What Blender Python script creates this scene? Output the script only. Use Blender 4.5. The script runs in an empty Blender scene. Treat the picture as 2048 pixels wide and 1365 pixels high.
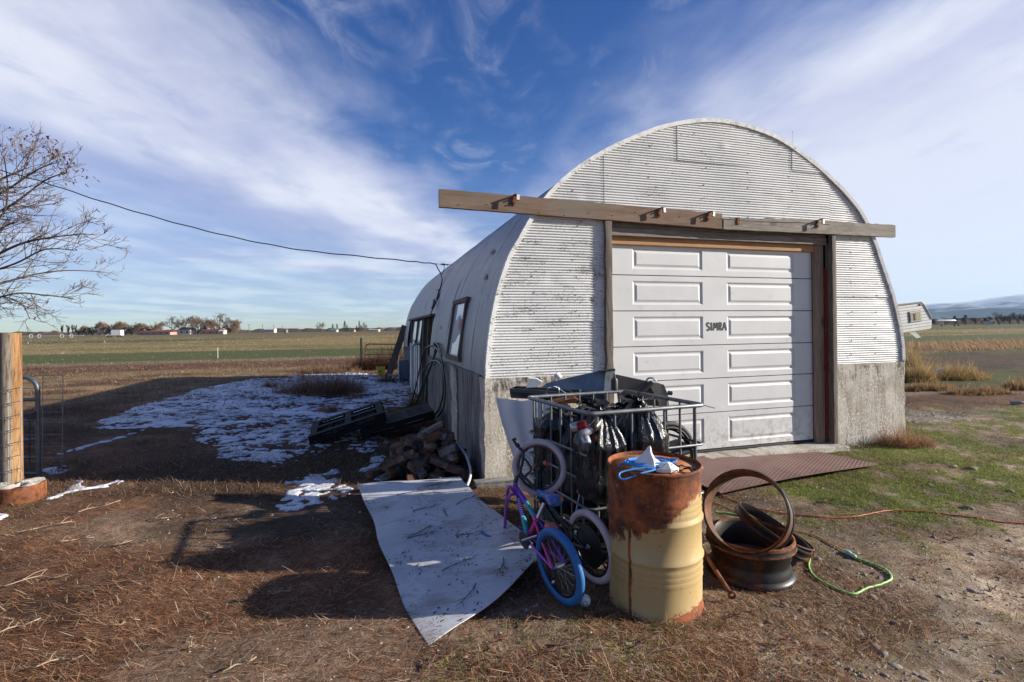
import bpy, math, random
import numpy as np
from mathutils import Vector, Matrix, Euler
R = math.radians
SC = bpy.context.scene
COL = SC.collection
# ---------------------------------------------------------------- camera
CAM_H = 1.72
cd = bpy.data.cameras.new('camera'); cam = bpy.data.objects.new('camera', cd); COL.objects.link(cam)
cam.location = (0, 0, CAM_H); cam.rotation_euler = (math.pi/2, 0.0119, 0)
cd.sensor_width = 36; cd.lens = 36*1000/2048; cd.shift_y = -24.6/2048
cd.clip_start = .05; cd.clip_end = 90000
SC.camera = cam
# ---------------------------------------------------------------- sky and sun
SUN_EL = R(19.8); SUN_DIR = Vector((1, -.035, math.tan(SUN_EL)*1.005)).normalized()
w = bpy.data.worlds.new('World'); SC.world = w; w.use_nodes = True
def build_world():
    nt = w.node_tree; nt.nodes.clear(); N = nt.nodes.new; L = nt.links.new
    out = N('ShaderNodeOutputWorld'); bg = N('ShaderNodeBackground'); L(bg.outputs[0], out.inputs[0])
    sky = N('ShaderNodeTexSky'); sky.sky_type = 'NISHITA'; sky.sun_disc = False
    sky.sun_elevation = SUN_EL; sky.sun_rotation = R(92)
    sky.altitude = 800; sky.air_density = 1.0; sky.dust_density = .6; sky.ozone_density = 2.5
    bg.inputs[1].default_value = .058
    def math_(op, a, b=None, c=None, clamp=False):
        n = N('ShaderNodeMath'); n.operation = op; n.use_clamp = clamp
        for i, v in enumerate((a, b, c)):
            if v is None: continue
            if isinstance(v, (int, float)): n.inputs[i].default_value = v
            else: L(v, n.inputs[i])
        return n.outputs[0]
    def sstep(v, a, b):
        n = N('ShaderNodeMapRange'); n.interpolation_type = 'SMOOTHSTEP'
        L(v, n.inputs[0]); n.inputs[1].default_value = a; n.inputs[2].default_value = b
        return n.outputs[0]
    tc = N('ShaderNodeTexCoord'); sep = N('ShaderNodeSeparateXYZ'); L(tc.outputs['Generated'], sep.inputs[0])
    z = math_('ADD', math_('MAXIMUM', sep.outputs[2], 0), .045)
    px = math_('DIVIDE', sep.outputs[0], z); py = math_('DIVIDE', sep.outputs[1], z)
    cmb = N('ShaderNodeCombineXYZ'); L(px, cmb.inputs[0]); L(py, cmb.inputs[1])
    def noise(scale, detail, rough, mapscale=(1, 1, 1), rot=0, loc=(0, 0, 0), dist=0):
        mp = N('ShaderNodeMapping'); L(cmb.outputs[0], mp.inputs[0])
        mp.inputs['Rotation'].default_value = (0, 0, rot); mp.inputs['Scale'].default_value = mapscale
        mp.inputs['Location'].default_value = loc
        n = N('ShaderNodeTexNoise'); L(mp.outputs[0], n.inputs[0])
        n.inputs['Scale'].default_value = scale; n.inputs['Detail'].default_value = detail
        n.inputs['Roughness'].default_value = rough; n.inputs['Distortion'].default_value = dist
        return n.outputs[0]
    big = math_('SUBTRACT', noise(1.1, 4, .5), .5)
    mid = math_('SUBTRACT', noise(2.6, 9, .6, (1, .62, 1), R(-14), (3, 1, 0), .5), .5)
    fil = math_('SUBTRACT', noise(2.1, 10, .62, (1.0, .34, 1), R(-13), (0, 4, 0), .9), .5)      # drawn-out fibres
    fil2 = noise(4.2, 10, .62, (1, .62, 1), R(24), (7, 2, 0), 1.2)
    # a feather of cirrus drawn out along the wind, and a broad bank to its right
    d1 = math_('SUBTRACT', px, math_('MULTIPLY_ADD', py, .23, -1.15))
    for n_, a_ in ((big, .9), (mid, .6), (fil, .35)): d1 = math_('ADD', d1, math_('MULTIPLY', n_, a_))
    left = math_('MULTIPLY', sstep(d1, .26, -.46), sstep(d1, -2.4, -.9))
    left = math_('ADD', left, math_('MULTIPLY', sstep(d1, -1.2, -2.6), .62), None, True)
    d2 = math_('SUBTRACT', px, math_('MULTIPLY_ADD', py, -.34, 1.18))
    for n_, a_ in ((big, 1.0), (mid, .8), (fil, .4)): d2 = math_('ADD', d2, math_('MULTIPLY', n_, a_))
    right = sstep(d2, -.40, .80)
    tex = math_('ADD', math_('MULTIPLY', math_('ADD', fil, .5), .45), math_('ADD', math_('MULTIPLY', fil2, .30), math_('MULTIPLY', math_('ADD', mid, .5), .25)))
    body = math_('MAXIMUM', math_('MULTIPLY', left, sstep(tex, .08, .54)), math_('MULTIPLY', right, sstep(tex, .02, .48)))
    wisp = math_('MULTIPLY', sstep(fil2, .42, .80), sstep(math_('ADD', fil, .5), .38, .66))
    wisp = math_('MULTIPLY', wisp, .55)
    # low streaks near the horizon
    low = noise(.55, 8, .58, (.42, 1.0, 1), R(8), (2, 9, 0), .6)
    lowm = math_('MULTIPLY', sstep(low, .40, .68), sstep(py, 2.2, 4.6))
    cov = math_('MAXIMUM', math_('MAXIMUM', body, wisp), math_('MULTIPLY', lowm, .92))
    cov = math_('MULTIPLY', cov, sstep(sep.outputs[2], -.01, .05), None, True)
    shade = noise(1.1, 6, .5, (1, .6, 1), R(-10), (1, 5, 0))
    cr = N('ShaderNodeMix'); cr.data_type = 'RGBA'
    cr.inputs[6].default_value = (4.5, 4.75, 6.6, 1); cr.inputs[7].default_value = (7.7, 7.8, 8.5, 1)
    L(math_('MAXIMUM', sstep(shade, .38, .68), math_('MULTIPLY', sstep(d2, .2, 1.6), .85)), cr.inputs[0])
    # clear sky: Nishita, deepened a little
    hs = N('ShaderNodeHueSaturation'); hs.inputs['Saturation'].default_value = 1.32; hs.inputs['Value'].default_value = 1.10; hs.inputs['Hue'].default_value = .520
    L(sky.outputs[0], hs.inputs['Color'])
    mx = N('ShaderNodeMix'); mx.data_type = 'RGBA'
    L(math_('MULTIPLY', cov, .86), mx.inputs[0]); L(hs.outputs[0], mx.inputs[6]); L(cr.outputs[2], mx.inputs[7])
    L(mx.outputs[2], bg.inputs[0])
build_world()
sl = bpy.data.lights.new('sun', 'SUN'); sl.energy = 4.6; sl.angle = R(.53); sl.color = (1, .94, .84)
so = bpy.data.objects.new('sun', sl); COL.objects.link(so)
so.rotation_euler = (-SUN_DIR).to_track_quat('-Z', 'Y').to_euler(); so.location = (30, -3, 20)
vs = SC.view_settings; vs.view_transform = 'Standard'; vs.look = 'None'; vs.exposure = 1.08; vs.gamma = 1
vs.use_curve_mapping = False
SC.render.engine = 'CYCLES'
# ---------------------------------------------------------------- helpers
rng = random.Random(7); nr = np.random.default_rng(11)
def px_ray(px, py):
    r = .0119; dx = px-1024; dy = py-657.9; c, s = math.cos(r), math.sin(r)
    return (dx*c-dy*s)/1000, -(dx*s+dy*c)/1000
def g(px, py, z=0.0):            # where a sight line meets the level z
    a, b = px_ray(px, py); Y = (z-CAM_H)/b
    return Vector((a*Y, Y, z))
def at(px, py, Y):               # the point at distance Y on a sight line
    a, b = px_ray(px, py)
    return Vector((a*Y, Y, CAM_H+b*Y))
def tag(o, label=None, cat=None, group=None, kind=None):
    if label: o['label'] = label
    if cat: o['category'] = cat
    if group: o['group'] = group
    if kind: o['kind'] = kind
    return o
def thing(name, label, cat, loc=(0, 0, 0), rz=0, group=None):
    o = bpy.data.objects.new(name, None); COL.objects.link(o)
    o.empty_display_size = .1; o.location = loc; o.rotation_euler = (0, 0, rz)
    return tag(o, label, cat, group)
def link(name, me, parent=None):
    o = bpy.data.objects.new(name, me); COL.objects.link(o)
    if parent is not None: o.parent = parent
    return o
class MB:
    def __init__(s): s.v = []; s.f = []; s.m = []; s.c = []; s.cur = 0
    def add(s, vs, fs):
        b = len(s.v); s.v += [tuple(p) for p in vs]
        s.f += [tuple(b+i for i in f) for f in fs]; s.m += [s.cur]*len(fs)
        return s
    def box(s, c, size, rot=None, ch=0.0):
        c = Vector(c); hx, hy, hz = size[0]/2, size[1]/2, size[2]/2
        M = rot if isinstance(rot, Matrix) else (Euler(rot).to_matrix() if rot else Matrix.Identity(3))
        if ch <= 0:
            P = [(x, y, z) for x in (-hx, hx) for y in (-hy, hy) for z in (-hz, hz)]
            F = [(0, 1, 3, 2), (4, 6, 7, 5), (0, 4, 5, 1), (2, 3, 7, 6), (0, 2, 6, 4), (1, 5, 7, 3)]
        else:
            P = []; idx = {}
            for sx in (-1, 1):
                for sy in (-1, 1):
                    for sz in (-1, 1):
                        for a in range(3):
                            q = [sx*(hx-ch), sy*(hy-ch), sz*(hz-ch)]
                            q[a] = (sx*hx, sy*hy, sz*hz)[a]
                            idx[(sx, sy, sz, a)] = len(P); P.append(tuple(q))
            F = []
            for a in range(3):
                b, d = (a+1) % 3, (a+2) % 3
                for sa in (-1, 1):
                    q = []
                    for sb, sd in ((-1, -1), (1, -1), (1, 1), (-1, 1)):
                        k = [0, 0, 0]; k[a] = sa; k[b] = sb; k[d] = sd; q.append(idx[(*k, a)])
                    F.append(tuple(q if sa > 0 else q[::-1]))
                for sb in (-1, 1):
                    for sd in (-1, 1):
                        k1 = [0, 0, 0]; k2 = [0, 0, 0]; k1[a] = -1; k2[a] = 1
                        for k in (k1, k2): k[b] = sb; k[d] = sd
                        q = [idx[(*k1, b)], idx[(*k2, b)], idx[(*k2, d)], idx[(*k1, d)]]
                        F.append(tuple(q if sb*sd > 0 else q[::-1]))
            for sx in (-1, 1):
                for sy in (-1, 1):
                    for sz in (-1, 1):
                        q = [idx[(sx, sy, sz, a)] for a in range(3)]
                        F.append(tuple(q if sx*sy*sz > 0 else q[::-1]))
        return s.add([c+M @ Vector(p) for p in P], F)
    def tube(s, pts, r, n=6, closed=False, caps=True):
        pts = [Vector(p) for p in pts]; k = len(pts)
        rs = list(r) if hasattr(r, '__len__') else [r]*k
        V = []; F = []; up = None
        for i, p in enumerate(pts):
            a = pts[(i-1) % k] if (closed or i > 0) else p
            b = pts[(i+1) % k] if (closed or i < k-1) else p
            d = (b-a)
            d = d.normalized() if d.length > 1e-9 else Vector((0, 0, 1))
            if up is None:
                up = d.orthogonal().normalized()
            up = up-d*up.dot(d)
            up = up.normalized() if up.length > 1e-6 else d.orthogonal().normalized()
            q = d.cross(up)
            for j in range(n):
                t = 2*math.pi*j/n
                V.append(p+(up*math.cos(t)+q*math.sin(t))*rs[i])
        m = k if closed else k-1
        for i in range(m):
            for j in range(n):
                i2 = (i+1) % k; j2 = (j+1) % n
                F.append((i*n+j, i*n+j2, i2*n+j2, i2*n+j))
        if caps and not closed:
            F.append(tuple(range(n))[::-1]); F.append(tuple((k-1)*n+j for j in range(n)))
        return s.add(V, F)
    def lathe(s, prof, n=32, M=None, closed=False, arc=2*math.pi):
        M = M or Matrix.Identity(4); V = []; F = []; k = len(prof); full = arc > 6.28
        cols = n if full else n+1
        for r, z in prof:
            for j in range(cols):
                t = arc*j/n; V.append(M @ Vector((r*math.cos(t), r*math.sin(t), z)))
        for i in range(k if closed else k-1):
            i2 = (i+1) % k
            for j in range(n):
                j2 = (j+1) % cols
                F.append((i*cols+j, i*cols+j2, i2*cols+j2, i2*cols+j))
        return s.add(V, F)
    def grid(s, rows, flip=False):
        nu = len(rows); nv = len(rows[0]); V = [p for r_ in rows for p in r_]; F = []
        for i in range(nu-1):
            for j in range(nv-1):
                q = (i*nv+j, i*nv+j+1, (i+1)*nv+j+1, (i+1)*nv+j)
                F.append(q[::-1] if flip else q)
        return s.add(V, F)
    def prism(s, poly, z0, z1, M=None):
        M = M or Matrix.Identity(4); n = len(poly)
        V = [M @ Vector((x, y, z0)) for x, y in poly]+[M @ Vector((x, y, z1)) for x, y in poly]
        F = [tuple(range(n))[::-1], tuple(range(n, 2*n))]+[(i, (i+1) % n, n+(i+1) % n, n+i) for i in range(n)]
        return s.add(V, F)
    def mesh(s, name, mats, smooth=35):
        me = bpy.data.meshes.new(name); me.from_pydata(s.v, [], s.f)
        for m in (mats if isinstance(mats, (list, tuple)) else [mats]): me.materials.append(m)
        if any(s.m): me.polygons.foreach_set('material_index', s.m)
        if smooth:
            me.polygons.foreach_set('use_smooth', [True]*len(s.f)); me.set_sharp_from_angle(angle=R(smooth))
        me.update(); return me
    def build(s, name, mats, parent=None, smooth=35):
        return link(name, s.mesh(name, mats, smooth), parent)
def np_mesh(name, V, F, mats, col=None, smooth=False, nverts=4):
    """fast mesh from arrays: V (n,3), F (m,k)"""
    me = bpy.data.meshes.new(name); V = np.asarray(V, np.float32); F = np.asarray(F, np.int32)
    me.vertices.add(len(V)); me.vertices.foreach_set('co', V.ravel())
    k = F.shape[1]; me.loops.add(F.size); me.loops.foreach_set('vertex_index', F.ravel())
    me.polygons.add(len(F)); me.polygons.foreach_set('loop_start', np.arange(len(F), dtype=np.int32)*k)
    me.polygons.foreach_set('use_smooth', np.full(len(F), smooth))
    if col is not None:
        a = me.color_attributes.new('Col', 'FLOAT_COLOR', 'POINT')
        c = np.ones((len(V), 4), np.float32); c[:, :3] = col; a.data.foreach_set('color', c.ravel())
    for m in (mats if isinstance(mats, (list, tuple)) else [mats]): me.materials.append(m)
    me.update(calc_edges=True); me.validate(); return me
def spline(pts, n=8):
    P = [Vector(p) for p in pts]; out = []
    for i in range(len(P)-1):
        p0 = P[max(i-1, 0)]; p1 = P[i]; p2 = P[i+1]; p3 = P[min(i+2, len(P)-1)]
        for k in range(n):
            t = k/n
            out.append(.5*((2*p1)+(p2-p0)*t+(2*p0-5*p1+4*p2-p3)*t*t+(3*p1-p0-3*p2+p3)*t**3))
    out.append(P[-1]); return out
def copy_tree(o, parent=None):
    c = o.copy(); COL.objects.link(c); c.parent = parent
    for ch in list(o.children): copy_tree(ch, c)
    return c
# smooth value noise for terrain and scatter masks
def _h(ix, iy, seed):
    n = (ix.astype(np.int64)*374761393+iy.astype(np.int64)*668265263+seed*1442695041) & 0xffffffff
    n = ((n ^ (n >> 13))*1274126177) & 0xffffffff
    return ((n ^ (n >> 16)) & 0xffff)/65535.
def vnoise(x, y, seed=0):
    x = np.asarray(x, float); y = np.asarray(y, float)
    ix = np.floor(x); iy = np.floor(y); fx = x-ix; fy = y-iy; fx = fx*fx*(3-2*fx); fy = fy*fy*(3-2*fy)
    a = _h(ix, iy, seed); b = _h(ix+1, iy, seed); c = _h(ix, iy+1, seed); d = _h(ix+1, iy+1, seed)
    return (a*(1-fx)+b*fx)*(1-fy)+(c*(1-fx)+d*fx)*fy
def fbm(x, y, seed=0, oct=4):
    s = 0; a = .5; t = 0
    for k in range(oct):
        s = s+a*vnoise(np.asarray(x)*2**k, np.asarray(y)*2**k, seed+k*17); t += a; a *= .5
    return s/t
def sm(x, a, b):
    t = np.clip((np.asarray(x, float)-a)/(b-a), 0, 1); return t*t*(3-2*t)
def gz(x, y):                    # the lie of the yard
    x = np.asarray(x, float); y = np.asarray(y, float); r = np.hypot(x, y)
    near = 1-sm(r, 18, 60)
    return near*((fbm(x*.45, y*.45, 3, 3)-.5)*.09+(fbm(x*2.6, y*2.6, 5, 3)-.5)*.035)
def gzf(x, y): return float(gz(x, y))
# ---------------------------------------------------------------- materials
class NM:
    def __init__(s, name, rough=.7, metal=0.0, spec=.5):
        s.m = bpy.data.materials.new(name); s.m.use_nodes = True; s.nt = s.m.node_tree
        s.b = s.nt.nodes['Principled BSDF']; s.b.inputs['Roughness'].default_value = rough
        s.b.inputs['Metallic'].default_value = metal; s.b.inputs['Specular IOR Level'].default_value = spec
        s.tc = s.nt.nodes.new('ShaderNodeTexCoord'); s.obj = s.tc.outputs['Object']
    def N(s, t): return s.nt.nodes.new(t)
    def L(s, a, b): s.nt.links.new(a, b)
    def map(s, scale=(1, 1, 1), rot=(0, 0, 0), loc=(0, 0, 0), src=None):
        n = s.N('ShaderNodeMapping'); s.L(src or s.obj, n.inputs[0]); n.inputs['Scale'].default_value = scale
        n.inputs['Rotation'].default_value = rot; n.inputs['Location'].default_value = loc; return n.outputs[0]
    def noise(s, scale=5, detail=5, rough=.55, vec=None, dist=0):
        n = s.N('ShaderNodeTexNoise'); s.L(vec or s.obj, n.inputs[0]); n.inputs['Scale'].default_value = scale
        n.inputs['Detail'].default_value = detail; n.inputs['Roughness'].default_value = rough
        n.inputs['Distortion'].default_value = dist; return n.outputs[0]
    def ramp(s, fac, a, b, ca=0.0, cb=1.0):
        n = s.N('ShaderNodeMapRange'); n.interpolation_type = 'SMOOTHSTEP'; s.L(fac, n.inputs[0])
        for i, v in zip((1, 2, 3, 4), (a, b, ca, cb)): n.inputs[i].default_value = v
        return n.outputs[0]
    def math(s, op, a, b=0.0, clamp=False):
        n = s.N('ShaderNodeMath'); n.operation = op; n.use_clamp = clamp
        for i, v in enumerate((a, b)):
            if isinstance(v, (int, float)): n.inputs[i].default_value = v
            else: s.L(v, n.inputs[i])
        return n.outputs[0]
    def mix(s, fac, a, b, mode='MIX'):
        n = s.N('ShaderNodeMix'); n.data_type = 'RGBA'; n.blend_type = mode
        for i, v in ((0, fac), (6, a), (7, b)):
            if isinstance(v, (int, float)): n.inputs[i].default_value = v
            elif isinstance(v, tuple): n.inputs[i].default_value = (*v[:3], 1)
            else: s.L(v, n.inputs[i])
        return n.outputs[2]
    def sep(s, vec=None):
        n = s.N('ShaderNodeSeparateXYZ'); s.L(vec or s.obj, n.inputs[0]); return n.outputs
    def attr(s, name='Col'):
        n = s.N('ShaderNodeAttribute'); n.attribute_name = name; return n.outputs[0]
    def rand(s):
        n = s.N('ShaderNodeObjectInfo'); return n.outputs['Random']
    def col(s, v):
        if isinstance(v, tuple): s.b.inputs['Base Color'].default_value = (*v, 1)
        else: s.L(v, s.b.inputs['Base Color'])
        return s
    def bump(s, h, strength=.3, dist=.01):
        n = s.N('ShaderNodeBump'); n.inputs['Strength'].default_value = strength; n.inputs['Distance'].default_value = dist
        s.L(h, n.inputs['Height']); s.L(n.outputs[0], s.b.inputs['Normal']); return s
    def rough(s, v): s.L(v, s.b.inputs['Roughness']); return s
def simple(name, c, rough=.6, metal=0, var=.25, scale=8, bump=.15, spec=.5, dark=.55):
    k = NM(name, rough, metal, spec); n = k.noise(scale, 6, .6)
    d = tuple(x*dark for x in c)
    c1 = k.mix(k.ramp(n, .3, .7), d, c); k.col(k.mix(var, c, c1)) if var < 1 else k.col(c1)
    if bump: k.bump(k.noise(scale*6, 4, .6), bump, .004)
    return k.m
def wood(name, c1, c2, axis='x', sc=1.0, rough=.8, knots=True):
    k = NM(name, rough, 0, .3)
    st = {'x': (.9, 9, 9), 'y': (9, .9, 9), 'z': (9, 9, .9)}[axis]
    v = k.map(tuple(x*sc for x in st)); n = k.noise(2.2, 8, .65, v, 1.2); n2 = k.noise(9, 6, .6, v)
    c = k.mix(k.ramp(n, .32, .68), c1, c2)
    c = k.mix(k.ramp(n2, .55, .78, 0, .75), c, tuple(x*.32 for x in c2))
    st2 = {'x': (1.3, 4, 4), 'y': (4, 1.3, 4), 'z': (4, 4, 1.3)}[axis]
    if knots:
        vo = k.N('ShaderNodeTexVoronoi'); k.L(k.map(tuple(x*sc for x in st2)), vo.inputs[0]); vo.inputs['Scale'].default_value = 1.1
        c = k.mix(k.ramp(vo.outputs[0], .05, .13, .8, 0), c, tuple(x*.25 for x in c2))
    k.col(c); k.bump(n2, .45, .006); return k.m
def rusty(name, paint, cover, rough=.75, sc=6, dk=1.0):
    k = NM(name, rough, 0, .35); n = k.noise(sc, 9, .68); n2 = k.noise(sc*4, 6, .6); n3 = k.noise(sc*14, 4, .6)
    ru = k.mix(k.ramp(n2, .3, .7), tuple(q*dk for q in (.06, .022, .012)), tuple(q*dk for q in (.26, .085, .028)))
    ru = k.mix(k.ramp(n3, .55, .75, 0, .5*dk), ru, (.42, .17, .06))
    k.col(k.mix(k.ramp(n, cover, cover+.07), ru, paint)); k.bump(n2, .35, .004); return k.m
M = {}
def make_materials():
    M['attr'] = None
    k = NM('dry_blades', .85, 0, .2); k.col(k.attr()); tr = k.N('ShaderNodeBsdfTranslucent'); k.L(k.attr(), tr.inputs[0]); ms = k.N('ShaderNodeMixShader'); ms.inputs[0].default_value = .38
    k.L(k.b.outputs[0], ms.inputs[1]); k.L(tr.outputs[0], ms.inputs[2]); k.L(ms.outputs[0], k.nt.nodes['Material Output'].inputs[0]); M['blade'] = k.m
    # ---- ground: zone colours per vertex, broken up by fine noise
    k = NM('soil', .95, 0, .15); a = k.attr(); gp = k.map()
    n1 = k.noise(1.7, 6, .6, gp); n2 = k.noise(11, 8, .7, gp); n3 = k.noise(55, 5, .65, gp)
    c = k.mix(k.ramp(n2, .32, .72, .95, 0), a, k.mix(1.0, a, (.42, .34, .29), 'MULTIPLY'))
    c = k.mix(k.ramp(n3, .56, .72, 0, .55), c, k.mix(1.0, a, (1.9, 1.8, 1.75), 'MULTIPLY'))
    c = k.mix(k.ramp(n1, .35, .65, .35, 0), c, (.05, .035, .026)); k.col(c)
    k.bump(k.math('ADD', k.math('MULTIPLY', n2, .8), k.math('MULTIPLY', n3, .35)), .75, .05); M['soil'] = k.m
    # ---- snow
    k = NM('old_snow', .55, 0, .4); n = k.noise(34, 6, .6); k.col(k.mix(k.ramp(n, .35, .62), (.50, .51, .54), (.76, .77, .80)))
    k.b.inputs['Subsurface Weight'].default_value = .0; k.bump(n, .5, .012); M['snow'] = k.m
    # ---- concrete
    k = NM('concrete_pale', .9, 0, .25); n = k.noise(3.2, 8, .65); s = k.noise(1.4, 7, .62, k.map((4.5, 1, .55)), .6)  # pale weathered concrete with brown streaks and whitewash flecks
    c = k.mix(k.ramp(n, .3, .7), (.30, .26, .21), (.50, .46, .40))
    c = k.mix(k.ramp(s, .48, .66, 0, .85), c, (.19, .145, .095))
    zz = k.sep()[2]
    sp = k.noise(46, 6, .75, k.map((1, 1, .6))); c = k.mix(k.math('MULTIPLY', k.ramp(sp, .50, .58), k.ramp(k.noise(2.2, 5, .6), .38, .60, .15, .95)), c, (.62, .60, .565))
    c = k.mix(k.math('MULTIPLY', k.ramp(k.noise(2.4, 6, .7, k.map((2.5, 1, 1.0))), .50, .66), k.ramp(zz, .75, 1.1)), c, (.045, .035, .028))
    c = k.mix(k.ramp(k.noise(48, 3, .5), .62, .70), c, (.10, .085, .07))
    k.col(c); k.bump(k.math('ADD', n, k.math('MULTIPLY', sp, .6)), .5, .012); M['conc'] = k.m
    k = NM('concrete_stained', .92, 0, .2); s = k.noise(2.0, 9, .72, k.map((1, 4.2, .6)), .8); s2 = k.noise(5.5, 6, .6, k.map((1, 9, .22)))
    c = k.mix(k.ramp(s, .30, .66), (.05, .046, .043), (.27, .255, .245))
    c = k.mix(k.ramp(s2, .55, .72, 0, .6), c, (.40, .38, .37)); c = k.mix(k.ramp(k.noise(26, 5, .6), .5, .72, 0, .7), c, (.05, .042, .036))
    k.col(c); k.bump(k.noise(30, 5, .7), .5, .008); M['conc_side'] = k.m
    # ---- painted sheet iron
    def sheet(name, base, dirt, amount, sx):
        k = NM(name, .42, .0, .5); n = k.noise(3.0, 9, .7, k.map(sx)); n2 = k.noise(38, 5, .7, k.map((1, 1, 1.6)))
        wear = k.ramp(k.noise(1.1, 5, .6), .35, .75)
        c = k.mix(k.math('MULTIPLY', k.ramp(n, .52, .62), wear), base, dirt)
        c = k.mix(k.math('MULTIPLY', k.ramp(n2, amount, amount+.05), k.ramp(n, .40, .62)), c, (.05, .045, .042))
        c = k.mix(k.ramp(k.noise(.8, 4, .5), .3, .7, 0, .35), c, tuple(x*.8 for x in base))
        k.col(c); k.rough(k.ramp(n2, .3, .7, .32, .6)); k.bump(k.noise(4, 4, .5), .2, .01); return k.m
    M['corr'] = sheet('whitewashed_iron', (.62, .62, .61), (.42, .40, .36), .57, (.7, 1, 2.5))
    M['corr_old'] = sheet('mottled_iron', (.62, .62, .605), (.25, .235, .21), .535, (.6, 1, 3))
    k = NM('roof_iron', .45, 0, .5); v = k.map((2.2, 2.6, .5))
    n = k.noise(1.5, 9, .68, v, .5); n2 = k.noise(3.2, 7, .65, k.map((1.4, 5.5, .8), (0, 0, 0), (4, 2, 1)))
    c = k.mix(k.ramp(n, .3, .7), (.21, .215, .23), (.33, .335, .35))
    c = k.mix(k.ramp(n2, .54, .70, 0, .8), c, (.075, .068, .065))
    c = k.mix(k.ramp(k.noise(14, 6, .7), .66, .72), c, (.05, .045, .042))
    wv = k.N('ShaderNodeTexWave'); k.L(k.obj, wv.inputs[0]); wv.bands_direction = 'Y'; wv.inputs['Scale'].default_value = 4.6
    k.col(c); k.bump(k.math('ADD', k.math('MULTIPLY', wv.outputs[0], .2), k.noise(3, 4, .5)), .3, .01); M['roof'] = k.m
    # ---- door steel
    k = NM('door_paint', .38, 0, .5); n = k.noise(2, 5, .5); c = k.mix(k.ramp(n, .3, .7), (.55, .55, .545), (.60, .60, .59))
    z = k.sep()[2]; d = k.noise(5, 7, .7, k.map((1, 1, 2)))
    c = k.mix(k.ramp(d, .56, .75, 0, .30), c, (.34, .30, .25)); c = k.mix(k.math('MULTIPLY', k.ramp(z, .08, .75, 1, 0), k.ramp(k.noise(9, 7, .7), .42, .68, 0, .75)), c, (.26, .20, .145))
    c = k.mix(k.ramp(k.noise(26, 4, .6), .70, .76, 0, .5), c, (.30, .25, .20)); k.col(c)
    k.bump(k.noise(60, 3, .5, k.map((.12, 1, 1))), .05, .002); M['door'] = k.m
    M['wood_grey'] = wood('weathered_wood', (.085, .066, .054), (.17, .14, .12), 'z')
    M['wood_grey_x'] = wood('weathered_board', (.14, .115, .092), (.26, .225, .195), 'x')
    k = NM('beam_wood', .85, 0, .2); v = k.map((.8, 6, 7)); n = k.noise(2, 8, .65, v, 1); n2 = k.noise(9, 6, .6, v)
    c = k.mix(k.ramp(n, .3, .7), (.145, .085, .055), (.205, .150, .115)); c = k.mix(k.ramp(k.noise(.55, 3, .5), .4, .6), c, (.17, .145, .12))
    c = k.mix(k.ramp(n2, .58, .8, 0, .8), c, (.07, .04, .028))
    vo = k.N('ShaderNodeTexVoronoi'); k.L(k.map((34, 34, 60)), vo.inputs[0]); vo.inputs['Randomness'].default_value = .25; vo.inputs['Scale'].default_value = 1
    c = k.mix(k.ramp(vo.outputs[0], .16, .24, .75, 0), c, (.05, .032, .024)); k.col(c); k.bump(n2, .4, .005); M['beam'] = k.m
    M['wood_new'] = wood('raw_fir', (.33, .165, .075), (.45, .255, .125), 'x', .8)
    M['wood_jamb'] = wood('jamb_fir', (.22, .145, .10), (.34, .24, .17), 'z', .8)
    M['post_wood'] = wood('cedar_post', (.33, .185, .08), (.47, .315, .17), 'z', .9)
    M['red_iron'] = rusty('red_paint', (.19, .018, .014), .36, .6, 9)
    M['rust'] = rusty('rust', (.13, .055, .03), .56, .85, 5)
    M['rim'] = rusty('wheel_rust', (.016, .015, .015), .43, .42, 3.2, .62)
    M['rim_in'] = rusty('ring_rust', (.085, .052, .036), .50, .7, 5, .75)
    # ---- drum
    k = NM('drum_paint', .45, 0, .5); x, y, z = k.sep(); n = k.noise(2.0, 9, .70, k.map((2.2, 2.2, 1.5)), .4); n2 = k.noise(9, 9, .74); n3 = k.noise(30, 6, .65)
    cream = k.mix(k.ramp(k.noise(2.5, 6, .6, k.map((2, 2, .6))), .3, .75), (.40, .27, .11), (.47, .345, .165))
    cream = k.mix(k.ramp(k.noise(7, 6, .7, k.map((3, 3, .5))), .56, .74, 0, .5), cream, (.42, .25, .09))
    cream = k.mix(k.ramp(k.noise(45, 3, .5), .69, .73), cream, (.12, .07, .035))
    ru = k.mix(k.ramp(n2, .34, .66), (.06, .018, .009), (.30, .080, .020)); ru = k.mix(k.ramp(n3, .56, .74, 0, .75), ru, (.50, .19, .05))
    # rust runs from the lid down one side, and has eaten the lower rim
    side = k.math('MULTIPLY', x, -.62); lev = k.math('ADD', k.math('ADD', z, side), k.math('MULTIPLY', k.math('SUBTRACT', n, .5), .50))
    m1 = k.ramp(k.math('ADD', lev, k.math('MULTIPLY', k.math('SUBTRACT', n2, .5), .22)), .585, .625)
    drip = k.ramp(k.math('ABSOLUTE', k.math('ADD', k.math('ADD', x, .205), k.math('MULTIPLY', k.math('SUBTRACT', n2, .5), .02))), .004, .010, 1, 0)
    fr = k.math('MULTIPLY', k.ramp(y, -.16, -.10, 1, 0), k.ramp(z, .60, .66, 1, 0)); drip = k.math('MULTIPLY', drip, fr)
    m2 = k.ramp(k.math('ADD', k.math('ADD', z, k.math('MULTIPLY', x, -.28)), k.math('MULTIPLY', n2, -.36)), -.155, -.175)
    mm = k.math('MAXIMUM', k.math('MAXIMUM', m1, drip), m2)
    k.col(k.mix(mm, cream, ru)); k.rough(k.ramp(mm, 0, 1, .42, .86)); k.bump(k.math('MULTIPLY', n3, mm), .35, .004); M['drum'] = k.m
    k = NM('drum_lid_rust', .8, 0, .3); n = k.noise(6, 8, .65); n2 = k.noise(24, 6, .6)
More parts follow.
